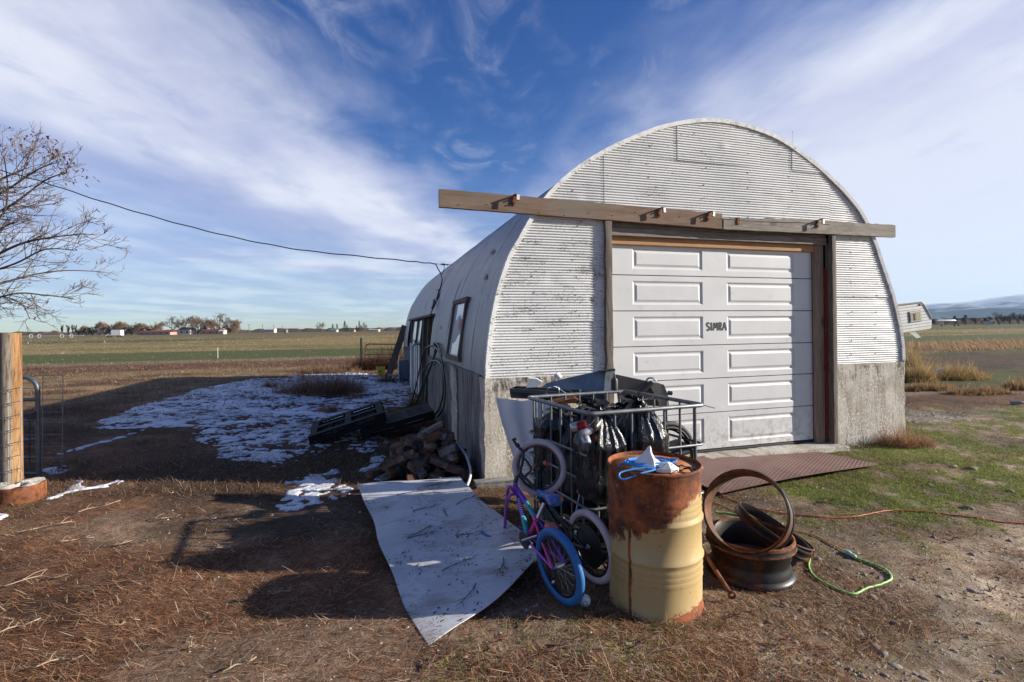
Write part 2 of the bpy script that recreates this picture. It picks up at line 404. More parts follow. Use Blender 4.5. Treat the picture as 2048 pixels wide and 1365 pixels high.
    c = k.mix(k.ramp(n, .3, .7), (.20, .060, .022), (.50, .19, .055)); c = k.mix(k.ramp(k.noise(3, 4, .5), .52, .7, 0, .5), c, (.22, .15, .11)); k.col(c); k.bump(n2, .3, .004); M['lid'] = k.m
    # ---- plastics
    k = NM('black_bag', .22, 0, .6); n = k.noise(5, 6, .62, k.map((1, 1, .45)), 1.2); k.col((.009, .009, .011)); k.bump(n, .9, .05); M['bag'] = k.m
    M['black'] = simple('black_plastic', (.018, .019, .022), .42, 0, .5, 7, .1)
    M['pallet'] = simple('pallet_plastic', (.011, .012, .014), .75, 0, .6, 6, .1, .2)
    M['rubber'] = simple('black_rubber', (.02, .02, .02), .7, 0, .4, 9, .2)
    M['galv'] = simple('galvanised_tube', (.21, .22, .235), .48, .65, .8, 14, .1)
    M['gate'] = simple('gate_tube', (.16, .175, .18), .45, .6, .8, 10, .1)
    M['wire'] = simple('wire', (.30, .30, .30), .4, .7, .5, 20, 0)
    M['steel'] = simple('bare_steel', (.45, .46, .47), .3, .9, .5, 20, 0)
    M['dark_metal'] = simple('dark_metal', (.05, .048, .046), .5, .5, .6, 9, .1)
    M['blue_grey'] = simple('blue_grey_metal', (.17, .21, .27), .5, .1, .9, 6, .15)
    M['pale_metal'] = simple('pale_green_metal', (.50, .54, .50), .55, 0, .4, 10, .1)
    M['brown_panel'] = simple('brown_panel', (.115, .10, .085), .55, 0, .5, 6, .1)
    M['dark_trough'] = simple('dark_green_plastic', (.022, .032, .036), .4, 0, .5, 6, .1)
    M['white_plastic'] = simple('white_plastic', (.76, .76, .77), .5, 0, .25, 5, .06)
    M['foam'] = simple('white_foam', (.74, .74, .70), .8, 0, .3, 20, .3)
    M['purple'] = None
    def paint(n, c, r=.28): return simple(n, c, r, 0, .25, 9, 0, .6)
    M['teal'] = paint('teal_paint', (.03, .28, .33)); M['pink'] = paint('pink_paint', (.55, .03, .20))
    M['purple'] = paint('purple_paint', (.14, .022, .42)); M['violet'] = paint('violet_paint', (.30, .05, .42))
    M['bike_black'] = paint('black_paint', (.013, .013, .014), .35)
    M['blue_tyre'] = simple('blue_rubber', (.018, .13, .36), .6, 0, .4, 12, .2)
    M['pink_tyre'] = simple('pale_pink_rubber', (.58, .47, .49), .65, 0, .5, 9, .2)
    M['coral'] = simple('coral_plastic', (.60, .13, .10), .4, 0, .3, 9, 0)
    M['white_paint'] = simple('white_paint', (.75, .75, .74), .5, 0, .3, 6, .1)
    k = NM('seat_print', .5); n = k.noise(26, 3, .5); c = k.mix(k.ramp(n, .56, .60), (.03, .13, .38), (.55, .22, .04)); c = k.mix(k.ramp(k.noise(34, 3, .5), .60, .63), c, (.35, .06, .28)); k.col(c); M['seat'] = k.m
    k = NM('dirty_white_sheet', .5, 0, .4); n = k.noise(2.6, 8, .65); n2 = k.noise(13, 9, .72, k.map((1, 2.4, 1)), .5); n3 = k.noise(1.2, 4, .5)
    c = k.mix(k.ramp(n, .35, .7), (.43, .43, .435), (.57, .57, .58)); c = k.mix(k.ramp(k.noise(2.3, 8, .68, k.map((.8, 1.9, 1))), .50, .70, 0, .75), c, (.27, .23, .195))
    sp = k.math('MULTIPLY', k.ramp(n2, .62, .66), k.ramp(n3, .40, .55)); c = k.mix(sp, c, (.035, .027, .022)); k.col(c); k.bump(n, .2, .01); M['sheet'] = k.m
    M['hose'] = simple('green_hose', (.012, .055, .032), .4, 0, .5, 9, 0)
    M['pipe'] = simple('white_pipe', (.60, .61, .62), .4, 0, .3, 7, .05)
    M['rope'] = simple('blue_rope', (.04, .26, .66), .6, 0, .4, 60, .3)
    M['stalk'] = simple('dry_stalk', (.34, .255, .17), .85, 0, .5, 9, 0)
    M['orange_cord'] = simple('orange_cord', (.46, .075, .04), .5, 0, .3, 12, 0)
    M['yellow_cord'] = simple('yellow_cord', (.50, .24, .03), .5, 0, .3, 12, 0)
    M['green_cord'] = simple('green_cord', (.26, .54, .14), .45, 0, .3, 12, 0)
    M['clear_green'] = simple('pale_green_plastic', (.42, .62, .48), .3, 0, .3, 20, 0)
    M['cable'] = simple('black_cable', (.012, .012, .013), .55, 0, .3, 9, 0)
    M['yellow'] = simple('yellow_plastic', (.62, .46, .02), .5, 0, .4, 9, .1)
    M['grey_box'] = simple('grey_box_paint', (.20, .22, .26), .5, 0, .4, 6, .1)
    k = NM('block_face', .9, 0, .2); r = k.rand(); n = k.noise(7, 8, .65)
    c = k.mix(r, (.19, .085, .048), (.25, .185, .14)); c2 = k.mix(k.ramp(k.math('FRACT', k.math('MULTIPLY', r, 7.3)), .55, .8), c, (.29, .275, .265))
    k.col(k.mix(k.ramp(n, .35, .72, .75, 0), c2, (.035, .022, .017))); k.bump(n, .6, .012); M['block'] = k.m
    k = NM('stone', .85, 0, .3); r = k.rand(); n = k.noise(14, 6, .6)
    c = k.mix(r, (.17, .13, .10), (.33, .285, .235)); k.col(k.mix(k.ramp(n, .3, .7, .5, 0), c, (.10, .08, .065))); k.bump(n, .3, .01); M['stone'] = k.m
    k = NM('pebbles', .9, 0, .25); k.col(k.attr()); M['pebble'] = k.m
    k = NM('bark', .9, 0, .15); n = k.noise(9, 6, .65); k.col(k.mix(k.ramp(n, .3, .7), (.09, .066, .05), (.24, .19, .15))); k.bump(n, .5, .02); M['bark'] = k.m
    M['twig'] = simple('twig_bark', (.155, .115, .09), .9, 0, .5, 6, 0)
    M['twig_far'] = simple('far_twig', (.115, .075, .052), .95, 0, .6, .4, 0)
    M['twig_warm'] = simple('warm_twig', (.20, .125, .078), .95, 0, .6, .4, 0)
    M['leaf_dry'] = simple('dry_leaf', (.17, .065, .04), .8, 0, .6, 30, 0)
    M['conifer'] = simple('conifer_green', (.022, .030, .020), .9, 0, .6, .8, 0)
    k = NM('tread_plate', .6, .25, .4); n = k.noise(3, 7, .65); n2 = k.noise(16, 6, .65)
    c = k.mix(k.ramp(n, .3, .7), (.115, .055, .042), (.19, .105, .085)); c = k.mix(k.ramp(k.noise(2.2, 5, .7, k.map((1, 6, 1))), .66, .74), c, (.42, .36, .32))
    c = k.mix(k.ramp(n2, .6, .75, 0, .6), c, (.05, .028, .022)); k.col(c); k.bump(n2, .2, .003); M['plate'] = k.m
    M['plate_lug'] = simple('worn_lug', (.34, .22, .18), .5, .3, .5, 8, 0)
    k = NM('window_glass', .06, 0, .6); k.col((.55, .60, .66)); M['pane_pale'] = k.m
    k = NM('dark_glass', .08, 0, .6); k.col((.025, .028, .032)); M['glass'] = k.m
    k = NM('camper_skin', .45); n = k.noise(1.5, 5, .6); k.col(k.mix(k.ramp(n, .3, .7), (.60, .58, .53), (.72, .70, .66))); M['camper'] = k.m
    M['curtain'] = simple('curtain', (.40, .34, .18), .8, 0, .4, 4, 0)
    M['roof_red'] = simple('red_roof', (.16, .035, .030), .8, 0, .5, .5, 0); M['roof_dark'] = simple('dark_roof', (.05, .048, .05), .8, 0, .4, .5, 0)
    M['house'] = simple('house_wall', (.55, .50, .45), .8, 0, .4, .5, 0); M['house_tan'] = simple('tan_wall', (.40, .28, .23), .8, 0, .4, .5, 0)
    M['green_roof'] = simple('green_roof', (.10, .26, .19), .7, 0, .3, .5, 0)
    k = NM('mountain', .95, 0, .1); x, y, z = k.sep(); n = k.noise(.0011, 8, .6); n2 = k.noise(.004, 7, .6)
    h = k.math('ADD', z, k.math('MULTIPLY', k.math('SUBTRACT', n2, .5), 330))
    c = k.mix(k.ramp(n, .35, .65), (.045, .05, .06), (.10, .095, .09)); c = k.mix(k.ramp(n2, .52, .66, 0, .8), c, (.022, .028, .032))
    k.col(k.mix(k.ramp(h, 150, 290), c, (.74, .75, .78))); M['mountain'] = k.m
    k = NM('hay', .9, 0, .1); n = k.noise(.02, 4, .6); k.col(k.mix(n, (.10, .075, .055), (.16, .12, .09))); M['far_wood'] = k.m
make_materials()
# ---------------------------------------------------------------- ground
UX, UY = .9593, .2823                      # the shed's front runs along (UX, UY)
C0 = Vector((-.295, 5.612, 0)); SHED_RZ = math.atan2(UY, UX)
def tt_of(x, y): return -UY*x+UX*y
def shed_st(x, y):
    dx = x-C0.x; dy = y-C0.y; return dx*UX+dy*UY, -dx*UY+dy*UX
def lerp(a, b, w): return a*(1-w)[:, None]+np.array(b)[None, :]*w[:, None]
def blob(x, y, cx, cy, rx, ry, rot=0, seed=1, f=1.6, amp=.5):
    c, s = math.cos(rot), math.sin(rot); u = ((x-cx)*c+(y-cy)*s)/rx; v = (-(x-cx)*s+(y-cy)*c)/ry
    d = np.hypot(u, v)+(fbm(x*f, y*f, seed, 4)-.5)*2*amp
    return 1-sm(d, .75, 1.1)
def green_mask(x, y):
    n = fbm(x*1.1, y*1.1, 41, 4); n2 = fbm(x*4.5, y*4.5, 42, 3)
    a = sm(x, 1.7, 2.9)*sm(y, 3.5, 4.5)*(1-sm(y-x*.15, 8.6, 9.6))
    b = blob(x, y, 4.9, 6.2, 2.6, 1.4, .2, 43); b2 = blob(x, y, 6.0, 7.6, 2.4, 1.0, .2, 44)
    return np.clip(a*sm(n*.55+n2*.45, .45, .60)*.95+b*sm(n2, .3, .55)+b2*sm(n2, .35, .6), 0, 1)
def zone(x, y):
    n = fbm(x*.8, y*.8, 21, 4); n2 = fbm(x*3, y*3, 22, 4); tt = tt_of(x, y)+(n-.5)*1.6
    c = np.tile(np.array([.31, .235, .165]), (len(x), 1))
    c = lerp(c, (.38, .31, .23), sm(n2, .45, .7))
    L = 1-sm(x+(n2-.5)*1.6, -.5, .9)
    th = L*(1-sm(y, 11, 16)); c = lerp(c, (.25, .13, .072), th); c = lerp(c, (.165, .084, .047), th*sm(n2, .5, .7)); c = lerp(c, (.31, .20, .12), th*sm(n, .5, .68))
    c = lerp(c, (.27, .195, .135), blob(x, y, -2.4, 4.5, 1.5, .55, .05, 23)*.85)
    c = lerp(c, (.23, .165, .115), blob(x, y, -.9, 2.6, 1.6, .5, .05, 24)*.8)
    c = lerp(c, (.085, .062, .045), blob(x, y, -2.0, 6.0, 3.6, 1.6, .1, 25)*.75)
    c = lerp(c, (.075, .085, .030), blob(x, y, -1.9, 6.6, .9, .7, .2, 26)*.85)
    c = lerp(c, (.15, .185, .038), green_mask(x, y)*.85)
    gr = blob(x, y, 7.0, 9.3, 1.5, .9, .25, 27); c = lerp(c, (.26, .235, .215), gr*.9)
    Rr = sm(x, 4, 6)
    c = lerp(c, (.205, .105, .055), Rr*sm(y, 9.9, 10.4)*(1-sm(y, 11.8, 12.4))*.9)
    c = lerp(c, (.125, .085, .055), Rr*sm(y, 12, 13)); c = lerp(c, (.06, .045, .036), Rr*sm(n2, .52, .66)*sm(y, 11.5, 13)*.8)
    c = lerp(c, (.115, .135, .035), Rr*sm(y, 12, 14)*sm(fbm(x*.25, tt*.6, 28, 3), .5, .62)*.9)
    # the field bands, parallel to the shed front
    Lf = 1-sm(x, -2, 3)
    c = lerp(c, (.35, .25, .14), Lf*sm(tt, 14, 17)); c = lerp(c, (.18, .095, .052), Lf*sm(tt, 15, 18)*sm(fbm(x*.35, tt*.9, 29, 4), .48, .62))
    c = lerp(c, (.165, .072, .042), Lf*sm(tt, 25.5, 27.5)*.85); c = lerp(c, (.30, .23, .155), Lf*sm(tt, 31.5, 33))
    c = lerp(c, (.29, .20, .12), Rr*sm(tt, 21, 23)); c = lerp(c, (.17, .11, .07), Rr*sm(tt, 21, 23)*sm(n2, .45, .65))
    far = np.clip(Lf+Rr, 0, 1)
    c = lerp(c, (.11, .15, .045), far*sm(tt, 35, 36.5)); c = lerp(c, (.15, .14, .06), far*sm(tt, 35, 36.5)*sm(n2, .58, .7)*.7)
    st = far*sm(tt, 50, 54); c = lerp(c, (.34, .27, .11), st); c = lerp(c, (.45, .35, .19), st*sm(n2, .48, .66)*.9)
    c = lerp(c, (.20, .19, .065), st*sm(fbm(x*.05, tt*.12, 30, 3), .5, .62)*.75)
    c = lerp(c, (.085, .120, .035), sm(tt, 104, 112)*(1-sm(tt, 150, 165))*np.clip(1-sm(x, -75, -45)+sm(x, 60, 90), 0, 1)*.9)
    c = lerp(c, (.23, .19, .085), sm(tt, 155, 190)); c = lerp(c, (.20, .16, .095), sm(y, 260, 300)*sm(n, .42, .6)); c = lerp(c, (.10, .13, .045), sm(x, 60, 140)*sm(y, 150, 260)*.8)
    c = lerp(c, (.15, .13, .085), sm(np.hypot(x, y), 600, 1500))
    near = 1-sm(np.hypot(x, y), 14, 26); mc = .62+.85*sm(fbm(x*.9, y*.9, 34, 4), .28, .72); mc2 = .78+.44*sm(fbm(x*4.2, y*4.2, 35, 3), .3, .7)
    return c*(1+(mc*mc2-1)*near)[:, None]
def build_ground():
    ang = np.concatenate([np.linspace(-180, -62, 20), np.linspace(-60, 60, 331), np.linspace(62, 180, 20)[:-1]])
    rad = [0.25]
    while rad[-1] < 60000: rad.append(rad[-1]*1.0205+.004)
    rad = np.array(rad); A, Rd = np.meshgrid(np.radians(ang), rad)
    x = (Rd*np.sin(A)).ravel(); y = (Rd*np.cos(A)).ravel(); z = gz(x, y)
    na = len(ang); nrw = len(rad)
    i, j = np.meshgrid(np.arange(nrw-1), np.arange(na), indexing='ij'); j2 = (j+1) % na
    F = np.stack([i*na+j, (i+1)*na+j, (i+1)*na+j2, i*na+j2], -1).reshape(-1, 4)[:, ::-1]
    V = np.stack([x, y, z], 1); V = np.vstack([V, [[0, 0, gzf(0, 0)]]])
    cx = np.append(x, 0); cy = np.append(y, 0)
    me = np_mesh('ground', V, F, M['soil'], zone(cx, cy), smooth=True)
    o = link('ground', me); tag(o, kind='structure'); return o
build_ground()
# ---------------------------------------------------------------- scatter
def blades(name, x, y, z, ln, wd, yaw, pitch, col, parent=None, bend=0.0, mat='blade'):
    n = len(x); d = np.stack([np.cos(yaw)*np.cos(pitch), np.sin(yaw)*np.cos(pitch), np.sin(pitch)], 1)
    sd = np.stack([-np.sin(yaw), np.cos(yaw), np.zeros(n)], 1)*(wd/2)[:, None]
    # upright blades turn their flat side to a random bearing
    ro = nr.uniform(-1, 1, n)*np.clip(pitch, 0, 1.2); h = np.stack([np.cos(yaw), np.sin(yaw), np.zeros(n)], 1)
    sd = sd*np.cos(ro)[:, None]+h*(np.sin(ro)*wd/2)[:, None]
    b = np.stack([x, y, z], 1); bn = np.broadcast_to(np.asarray(bend, float), (n,))
    d2 = d-np.array([0, 0, 1.])*bn[:, None]+h*(bn*.6)[:, None]
    m_ = b+d*(ln*.55)[:, None]; t = m_+d2*(ln*.45)[:, None]
    V = np.stack([b-sd, b+sd, m_+sd*.8, m_-sd*.8, t+sd*.25, t-sd*.25], 1).reshape(-1, 3)
    k = np.arange(n)[:, None]*6; F = np.stack([k+np.array([[0, 1, 2, 3]]), k+np.array([[3, 2, 4, 5]])], 1).reshape(-1, 4)
    o = link(name, np_mesh(name, V, F, M[mat], np.repeat(col, 6, 0)), parent); return o
def pick(cols, n, w=None):
    c = np.array(cols); i = nr.choice(len(c), n, p=w); return c[i]*nr.uniform(.75, 1.25, (n, 1))
def sample(n, y0, y1, x0=-1.1, x1=1.1):
    y = y0*(y1/y0)**nr.random(n); x = y*nr.uniform(x0, x1, n); return x, y
def off_shed(x, y, m=.0):
    s, t = shed_st(x, y); return ~((s > -m) & (s < 6.4+m) & (t > -m) & (t < 12.7))
STRAW = [(.50, .35, .22), (.42, .215, .11), (.29, .13, .064), (.15, .07, .038), (.62, .49, .34)]
def build_litter():
    # reddish thatch of the left foreground
    x, y = sample(250000, 1.75, 9.5); k = (x < .75+(fbm(x, y, 51, 3)-.5)*2.2) & off_shed(x, y)
    k &= nr.random(len(x)) > .75*blob(x, y, -2.4, 4.5, 1.4, .5, .05, 23)
    k &= nr.random(len(x)) > .75*blob(x, y, -.7, 2.55, 1.6, .4, .05, 24)
    k &= nr.random(len(x)) < .22+.78*sm(fbm(x*1.7, y*1.7, 52, 4), .40, .58)
    x, y = x[k], y[k]; n = len(x); ln = nr.gamma(2.2, .018, n)+.014; yaw = nr.normal(.55, .75, n)+np.pi*nr.integers(0, 2, n)
    tag(blades('thatch', x, y, gz(x, y)+.004, ln, nr.uniform(.0019, .0042, n), yaw, nr.uniform(-.03, .55, n), pick(STRAW, n, [.12, .24, .28, .30, .06])),
        'matted reddish brown dead grass over the left foreground', 'dead grass', kind='stuff')
    # longer pale straws
    x, y = sample(7500, 1.75, 7); k = off_shed(x, y) & (nr.random(7500) < np.where(x < .5, .9, .28)); x, y = x[k], y[k]; n = len(x)
    yaw = nr.normal(.5, .6, n)+np.pi*nr.integers(0, 2, n)
    tag(blades('straw', x, y, gz(x, y)+.012, nr.gamma(2.2, .035, n)+.02, nr.uniform(.0016, .0038, n), yaw, nr.uniform(-.08, .16, n), pick([(.50, .40, .30), (.42, .30, .20), (.36, .24, .15)], n), bend=nr.uniform(-.1, .12, n)),
        'long pale straws strewn across the dirt', 'straw', kind='stuff')
    # green shoots: right yard patches and a few on the left
    x, y = sample(170000, 2.4, 11, .1, 1.15); k = (nr.random(len(x)) < green_mask(x, y)*.95+.015) & off_shed(x, y, .05); x1, y1 = x[k], y[k]
    x, y = sample(16000, 1.8, 6, -1.1, .4); k = fbm(x*1.4, y*1.4, 55, 3) > .63; x = np.r_[x1, x[k]]; y = np.r_[y1, y[k]]; n = len(x)
    tag(blades('grass', x, y, gz(x, y), nr.uniform(.016, .05, n), nr.uniform(.003, .006, n), nr.uniform(0, 6.28, n), nr.uniform(.15, 1.2, n), pick([(.18, .25, .032), (.13, .18, .028), (.26, .27, .05), (.36, .26, .12)], n, [.38, .28, .20, .14]), bend=nr.uniform(.1, .6, n)),
        'short patchy green grass in front of the shed', 'grass', kind='stuff')
    # brown weeds mixed into the right yard
    x, y = sample(90000, 2.0, 12, -.1, 1.15); k = (fbm(x*1.6, y*1.6, 57, 4) > .52) & off_shed(x, y, .03); x, y = x[k], y[k]; n = len(x)
    tag(blades('weeds', x, y, gz(x, y)+.003, nr.uniform(.02, .07, n), nr.uniform(.002, .0045, n), nr.uniform(0, 6.28, n), nr.uniform(0, .6, n), pick(STRAW, n, [.16, .25, .25, .26, .08]), bend=.15),
        'low brown weeds and litter in the gravelly right yard', 'weeds', kind='stuff')
    # stubble flecks on the far field
    x, y = sample(90000, 17, 210, -1.1, 1.1); tt = tt_of(x, y); k = (tt > 20) & off_shed(x, y) & (fbm(x*.3, y*.3, 58, 3) > .40)
    k &= ~((tt > 35.5) & (tt < 51) & (nr.random(len(x)) > .16)); x, y = x[k], y[k]; n = len(x); sc = np.clip(y/45, .35, 2.5)
    tag(blades('stubble', x, y, gz(x, y), nr.uniform(.06, .2, n)*sc**.6, nr.uniform(.015, .04, n)*sc, nr.uniform(0, 6.28, n), nr.uniform(.1, .9, n), pick([(.46, .35, .21), (.36, .25, .14), (.24, .16, .085), (.19, .19, .06), (.60, .49, .34)], n), bend=.2),
        'dry stubble scattered over the wide flat field', 'stubble', kind='stuff')
    # dead growth of the yard edge left of the shed
    x, y = sample(60000, 5.2, 30, -1.1, -.10); k = off_shed(x, y, .02) & (fbm(x*.9, y*.9, 59, 4) > .45); x, y = x[k], y[k]; n = len(x); sc = np.clip(y/12, .6, 2)
    tag(blades('yard_growth', x, y, gz(x, y), nr.uniform(.05, .16, n)*sc**.4, nr.uniform(.004, .009, n)*sc, nr.uniform(0, 6.28, n), nr.uniform(.1, 1.1, n), pick([(.14, .08, .048), (.20, .12, .07), (.09, .055, .035), (.34, .24, .15)], n), bend=.25),
        'dead stalks poking through the snow beside the shed', 'dead grass', kind='stuff')
build_litter()
def rock_mesh(name, seed, n=2, mat='stone'):
    import bmesh
    bm = bmesh.new(); bmesh.ops.create_icosphere(bm, subdivisions=n, radius=1); r = random.Random(seed)
    k = [r.uniform(.7, 1.15), r.uniform(.65, 1.0), r.uniform(.38, .62)]; o1 = Vector((r.uniform(0, 9), r.uniform(0, 9), r.uniform(0, 9)))
    from mathutils import noise as mn
    for v in bm.verts:
        q = v.co*(1+.35*mn.noise(v.co*1.1+o1)+.12*mn.noise(v.co*2.7+o1)); v.co = Vector((q.x*k[0], q.y*k[1], q.z*k[2]))
    me = bpy.data.meshes.new(name); bm.to_mesh(me); bm.free(); me.materials.append(M[mat])
    me.polygons.foreach_set('use_smooth', [True]*len(me.polygons)); return me
def build_stones():
    meshes = [rock_mesh('stone', i) for i in range(9)]
    spots = [(1748, 1285, 26), (1768, 1300, 22), (1790, 1322, 22), (1640, 1308, 20), (1672, 1322, 18), (1590, 1280, 18), (1568, 1207, 22), (1605, 1218, 17), (1677, 1232, 20), (1712, 1232, 13), (1790, 1240, 18), (1718, 1262, 18), (1735, 1253, 13),
             (1650, 1262, 15), (1690, 1262, 14), (1745, 1192, 22), (1637, 1120, 16), (1540, 1240, 22), (1518, 1245, 18), (1935, 1020, 22), (1905, 935, 16), (1943, 940, 26), (1948, 960, 14), (2020, 985, 16), (1860, 972, 14), (1945, 1112, 16), (1995, 1155, 16), (1945, 1180, 20), (2020, 1085, 14),
             (1850, 1345, 18), (1880, 1330, 14), (1830, 1338, 14), (1770, 1345, 16), (1725, 1350, 15), (1700, 1335, 14), (1620, 1340, 15), (1560, 1330, 16), (1530, 1345, 14), (1600, 1300, 12), (1910, 1290, 16), (1960, 1240, 15), (1880, 1190, 12), (1830, 1160, 12), (1900, 1140, 12), (1850, 1100, 12),
             (1680, 1140, 12), (1730, 1150, 12), (1640, 1190, 11), (1480, 1270, 14), (1430, 1290, 14), (1250, 1290, 16), (1000, 1300, 14), (930, 1320, 16), (655, 1125, 14), (600, 1150, 11), (700, 1205, 11), (905, 1315, 11), (1345, 1320, 12), (1180, 1330, 13), (1060, 1330, 11), (2000, 1330, 15), (1965, 1350, 14),
             (470, 1035, 10), (505, 1240, 12), (420, 1235, 15), (840, 1330, 11)]
    for i, (px, py, d) in enumerate(spots):
        p = g(px, py); s = d*p.y/1000*.5; o = link('stone', meshes[i % 9]); o.location = (p.x, p.y, gzf(p.x, p.y)-s*.10)
        o.scale = (s, s, s); o.rotation_euler = (rng.uniform(-.2, .2), rng.uniform(-.2, .2), rng.uniform(0, 6.28))
        tag(o, 'small rounded field stone lying loose on the bare ground', 'stone', 'loose stones in the foreground dirt')
    # pebbles nobody could count
    x, y = sample(60000, 1.75, 11, -.7, 1.15); dens = np.where(x < .6, .10, .42)*(.35+.65*sm(fbm(x*1.2, y*1.2, 61, 3), .4, .6))
    dens = np.maximum(dens, .95*blob(x, y, 7.0, 9.3, 1.6, 1.0, .25, 27)); k = (nr.random(len(x)) < dens) & off_shed(x, y, .03); x, y = x[k], y[k]; n = len(x)
    s = nr.gamma(1.6, .0030, n)+.0028; s = np.where(y > 8, s*1.9, s); oc = np.array([[1, 0, 0], [0, 1, 0], [-1, 0, 0], [0, -1, 0], [0, 0, 1], [0, 0, -1]], float)
    V = oc[None]*nr.uniform(.65, 1.25, (n, 6, 1))*s[:, None, None]*np.array([1, 1, .6]); a = nr.uniform(0, 6.28, n); c_, s_ = np.cos(a)[:, None], np.sin(a)[:, None]
    V = np.stack([V[..., 0]*c_-V[..., 1]*s_, V[..., 0]*s_+V[..., 1]*c_, V[..., 2]], -1)+np.stack([x, y, gz(x, y)-s*.1], 1)[:, None]
    F = np.array([[0, 1, 4], [1, 2, 4], [2, 3, 4], [3, 0, 4], [1, 0, 5], [2, 1, 5], [3, 2, 5], [0, 3, 5]]); F = (F[None]+np.arange(n)[:, None, None]*6).reshape(-1, 3)
    col = pick([(.34, .28, .22), (.25, .19, .145), (.42, .36, .30), (.18, .13, .10)], n)
    tag(link('gravel', np_mesh('gravel', V.reshape(-1, 3), F, M['pebble'], np.repeat(col, 6, 0))), 'fine gravel and pebbles scattered in the dirt', 'gravel', kind='stuff')
build_stones()
# ---------------------------------------------------------------- snow
def in_poly(x, y, P):
    r = np.zeros(len(x), bool); n = len(P)
    for i in range(n):
        x1, y1 = P[i]; x2, y2 = P[(i+1) % n]
        c = ((y1 > y) != (y2 > y)) & (x < (x2-x1)*(y-y1)/((y2-y1) or 1e-9)+x1); r ^= c
    return r
SNOW = [[(88, 905), (130, 868), (230, 830), (330, 800), (440, 762), (560, 756), (640, 748), (700, 744), (790, 752), (818, 770), (830, 812), (760, 820), (780, 890), (745, 905), (690, 895), (640, 905), (560, 935), (490, 930), (440, 905), (385, 885), (410, 850), (330, 855), (240, 880), (150, 905)],
        [(505, 1040), (560, 1015), (575, 970), (640, 940), (700, 925), (690, 960), (672, 1000), (600, 1015), (560, 1032)],
        [(100, 1003), (130, 985), (165, 968), (170, 985), (232, 968), (200, 985), (140, 1002)], [(-40, 1052), (0, 1028), (66, 1020), (50, 1033), (0, 1046)], [(78, 955), (100, 940), (170, 938), (130, 948)],
        [(112, 948), (150, 946), (130, 951)], [(735, 930), (775, 905), (770, 925), (745, 965)], [(1030, 1205), (1050, 1190), (1095, 1195), (1080, 1215)]]
def build_snow():
    P = [[tuple(g(*p)[:2]) for p in q] for q in SNOW]
    def patch(x0, x1, y0, y1, h):
        X, Y = np.meshgrid(np.arange(x0, x1, h), np.arange(y0, y1, h), indexing='ij'); sh = X.shape; x, y = X.ravel(), Y.ravel()
        wx = x+(fbm(x*1.3, y*1.3, 71, 4)-.5)*.55+(fbm(x*6, y*6, 76, 3)-.5)*.34; wy = y+(fbm(x*1.3, y*1.3, 72, 4)-.5)*.55+(fbm(x*6, y*6, 78, 3)-.5)*.34
        ins = np.zeros(len(x), bool)
        for q in P: ins |= in_poly(wx, wy, q)
        n = fbm(x*1.5, y*2.2, 73, 3)*.30+fbm(x*6, y*9, 74, 3)*.40+vnoise(x*19, y*19, 79)*.30; thick = fbm(x*.55, y*.8, 75, 3)
        m = np.where(ins, (n-.5)*3.0+(thick-.5)*.55+np.where(y < 6.2, .16, .0), -.4)
        z = gz(x, y)+.006+np.clip(m, -.15, .045)*.16
        V = np.stack([x, y, z], 1); idx = np.arange(len(x)).reshape(sh); F = np.stack([idx[:-1, :-1], idx[1:, :-1], idx[1:, 1:], idx[:-1, 1:]], -1).reshape(-1, 4)
        keep = (m[F] > -.05).any(1); return V, F[keep]
    Vs = []; Fs = []; b = 0
    for a in ((-6.6, .5, 2.9, 9.0, .022), (-9.5, -1.0, 9.0, 23.0, .045)):
        V, F = patch(*a); us, inv = np.unique(F, return_inverse=True); Vs.append(V[us]); Fs.append(inv.reshape(F.shape)+b); b += len(us)
    tag(link('snow', np_mesh('snow', np.vstack(Vs), np.vstack(Fs), M['snow'], smooth=True)), 'thin broken snow lying in the shed shadow', 'snow', kind='stuff')
build_snow()
# ---------------------------------------------------------------- the arched shed
PROF = [(0, 1.17), (.012, 1.4), (.05, 1.7), (.1, 1.964), (.18, 2.265), (.295, 2.563), (.417, 2.767), (.552, 2.991), (.79, 3.307), (1.11, 3.595), (1.438, 3.813), (1.777, 3.995), (2.268, 4.211), (2.781, 4.346), (3.162, 4.386),
        (3.475, 4.367), (3.796, 4.32), (4.126, 4.231), (4.464, 4.077), (4.811, 3.884), (5.167, 3.644), (5.441, 3.412), (5.597, 3.227), (5.764, 2.946), (5.876, 2.695), (6.016, 2.371), (6.139, 2.079), (6.252, 1.674), (6.3, 1.414), (6.31, 1.177)]
SPR = [(p.x, p.y) for p in spline([(a, b, 0) for a, b in PROF], 4)]
TOP = max(range(len(SPR)), key=lambda i: SPR[i][1])
LZ = np.array([p[1] for p in SPR[:TOP+1]]); LS = np.array([p[0] for p in SPR[:TOP+1]])
RZ_ = np.array([p[1] for p in SPR[TOP:]][::-1]); RS = np.array([p[0] for p in SPR[TOP:]][::-1])
def sL(z): return float(np.interp(z, LZ, LS))
def sR(z): return float(np.interp(z, RZ_, RS))
SHED = thing('arched_shed', 'white corrugated arched shed on a concrete base with a sectional garage door', 'shed', C0, SHED_RZ)
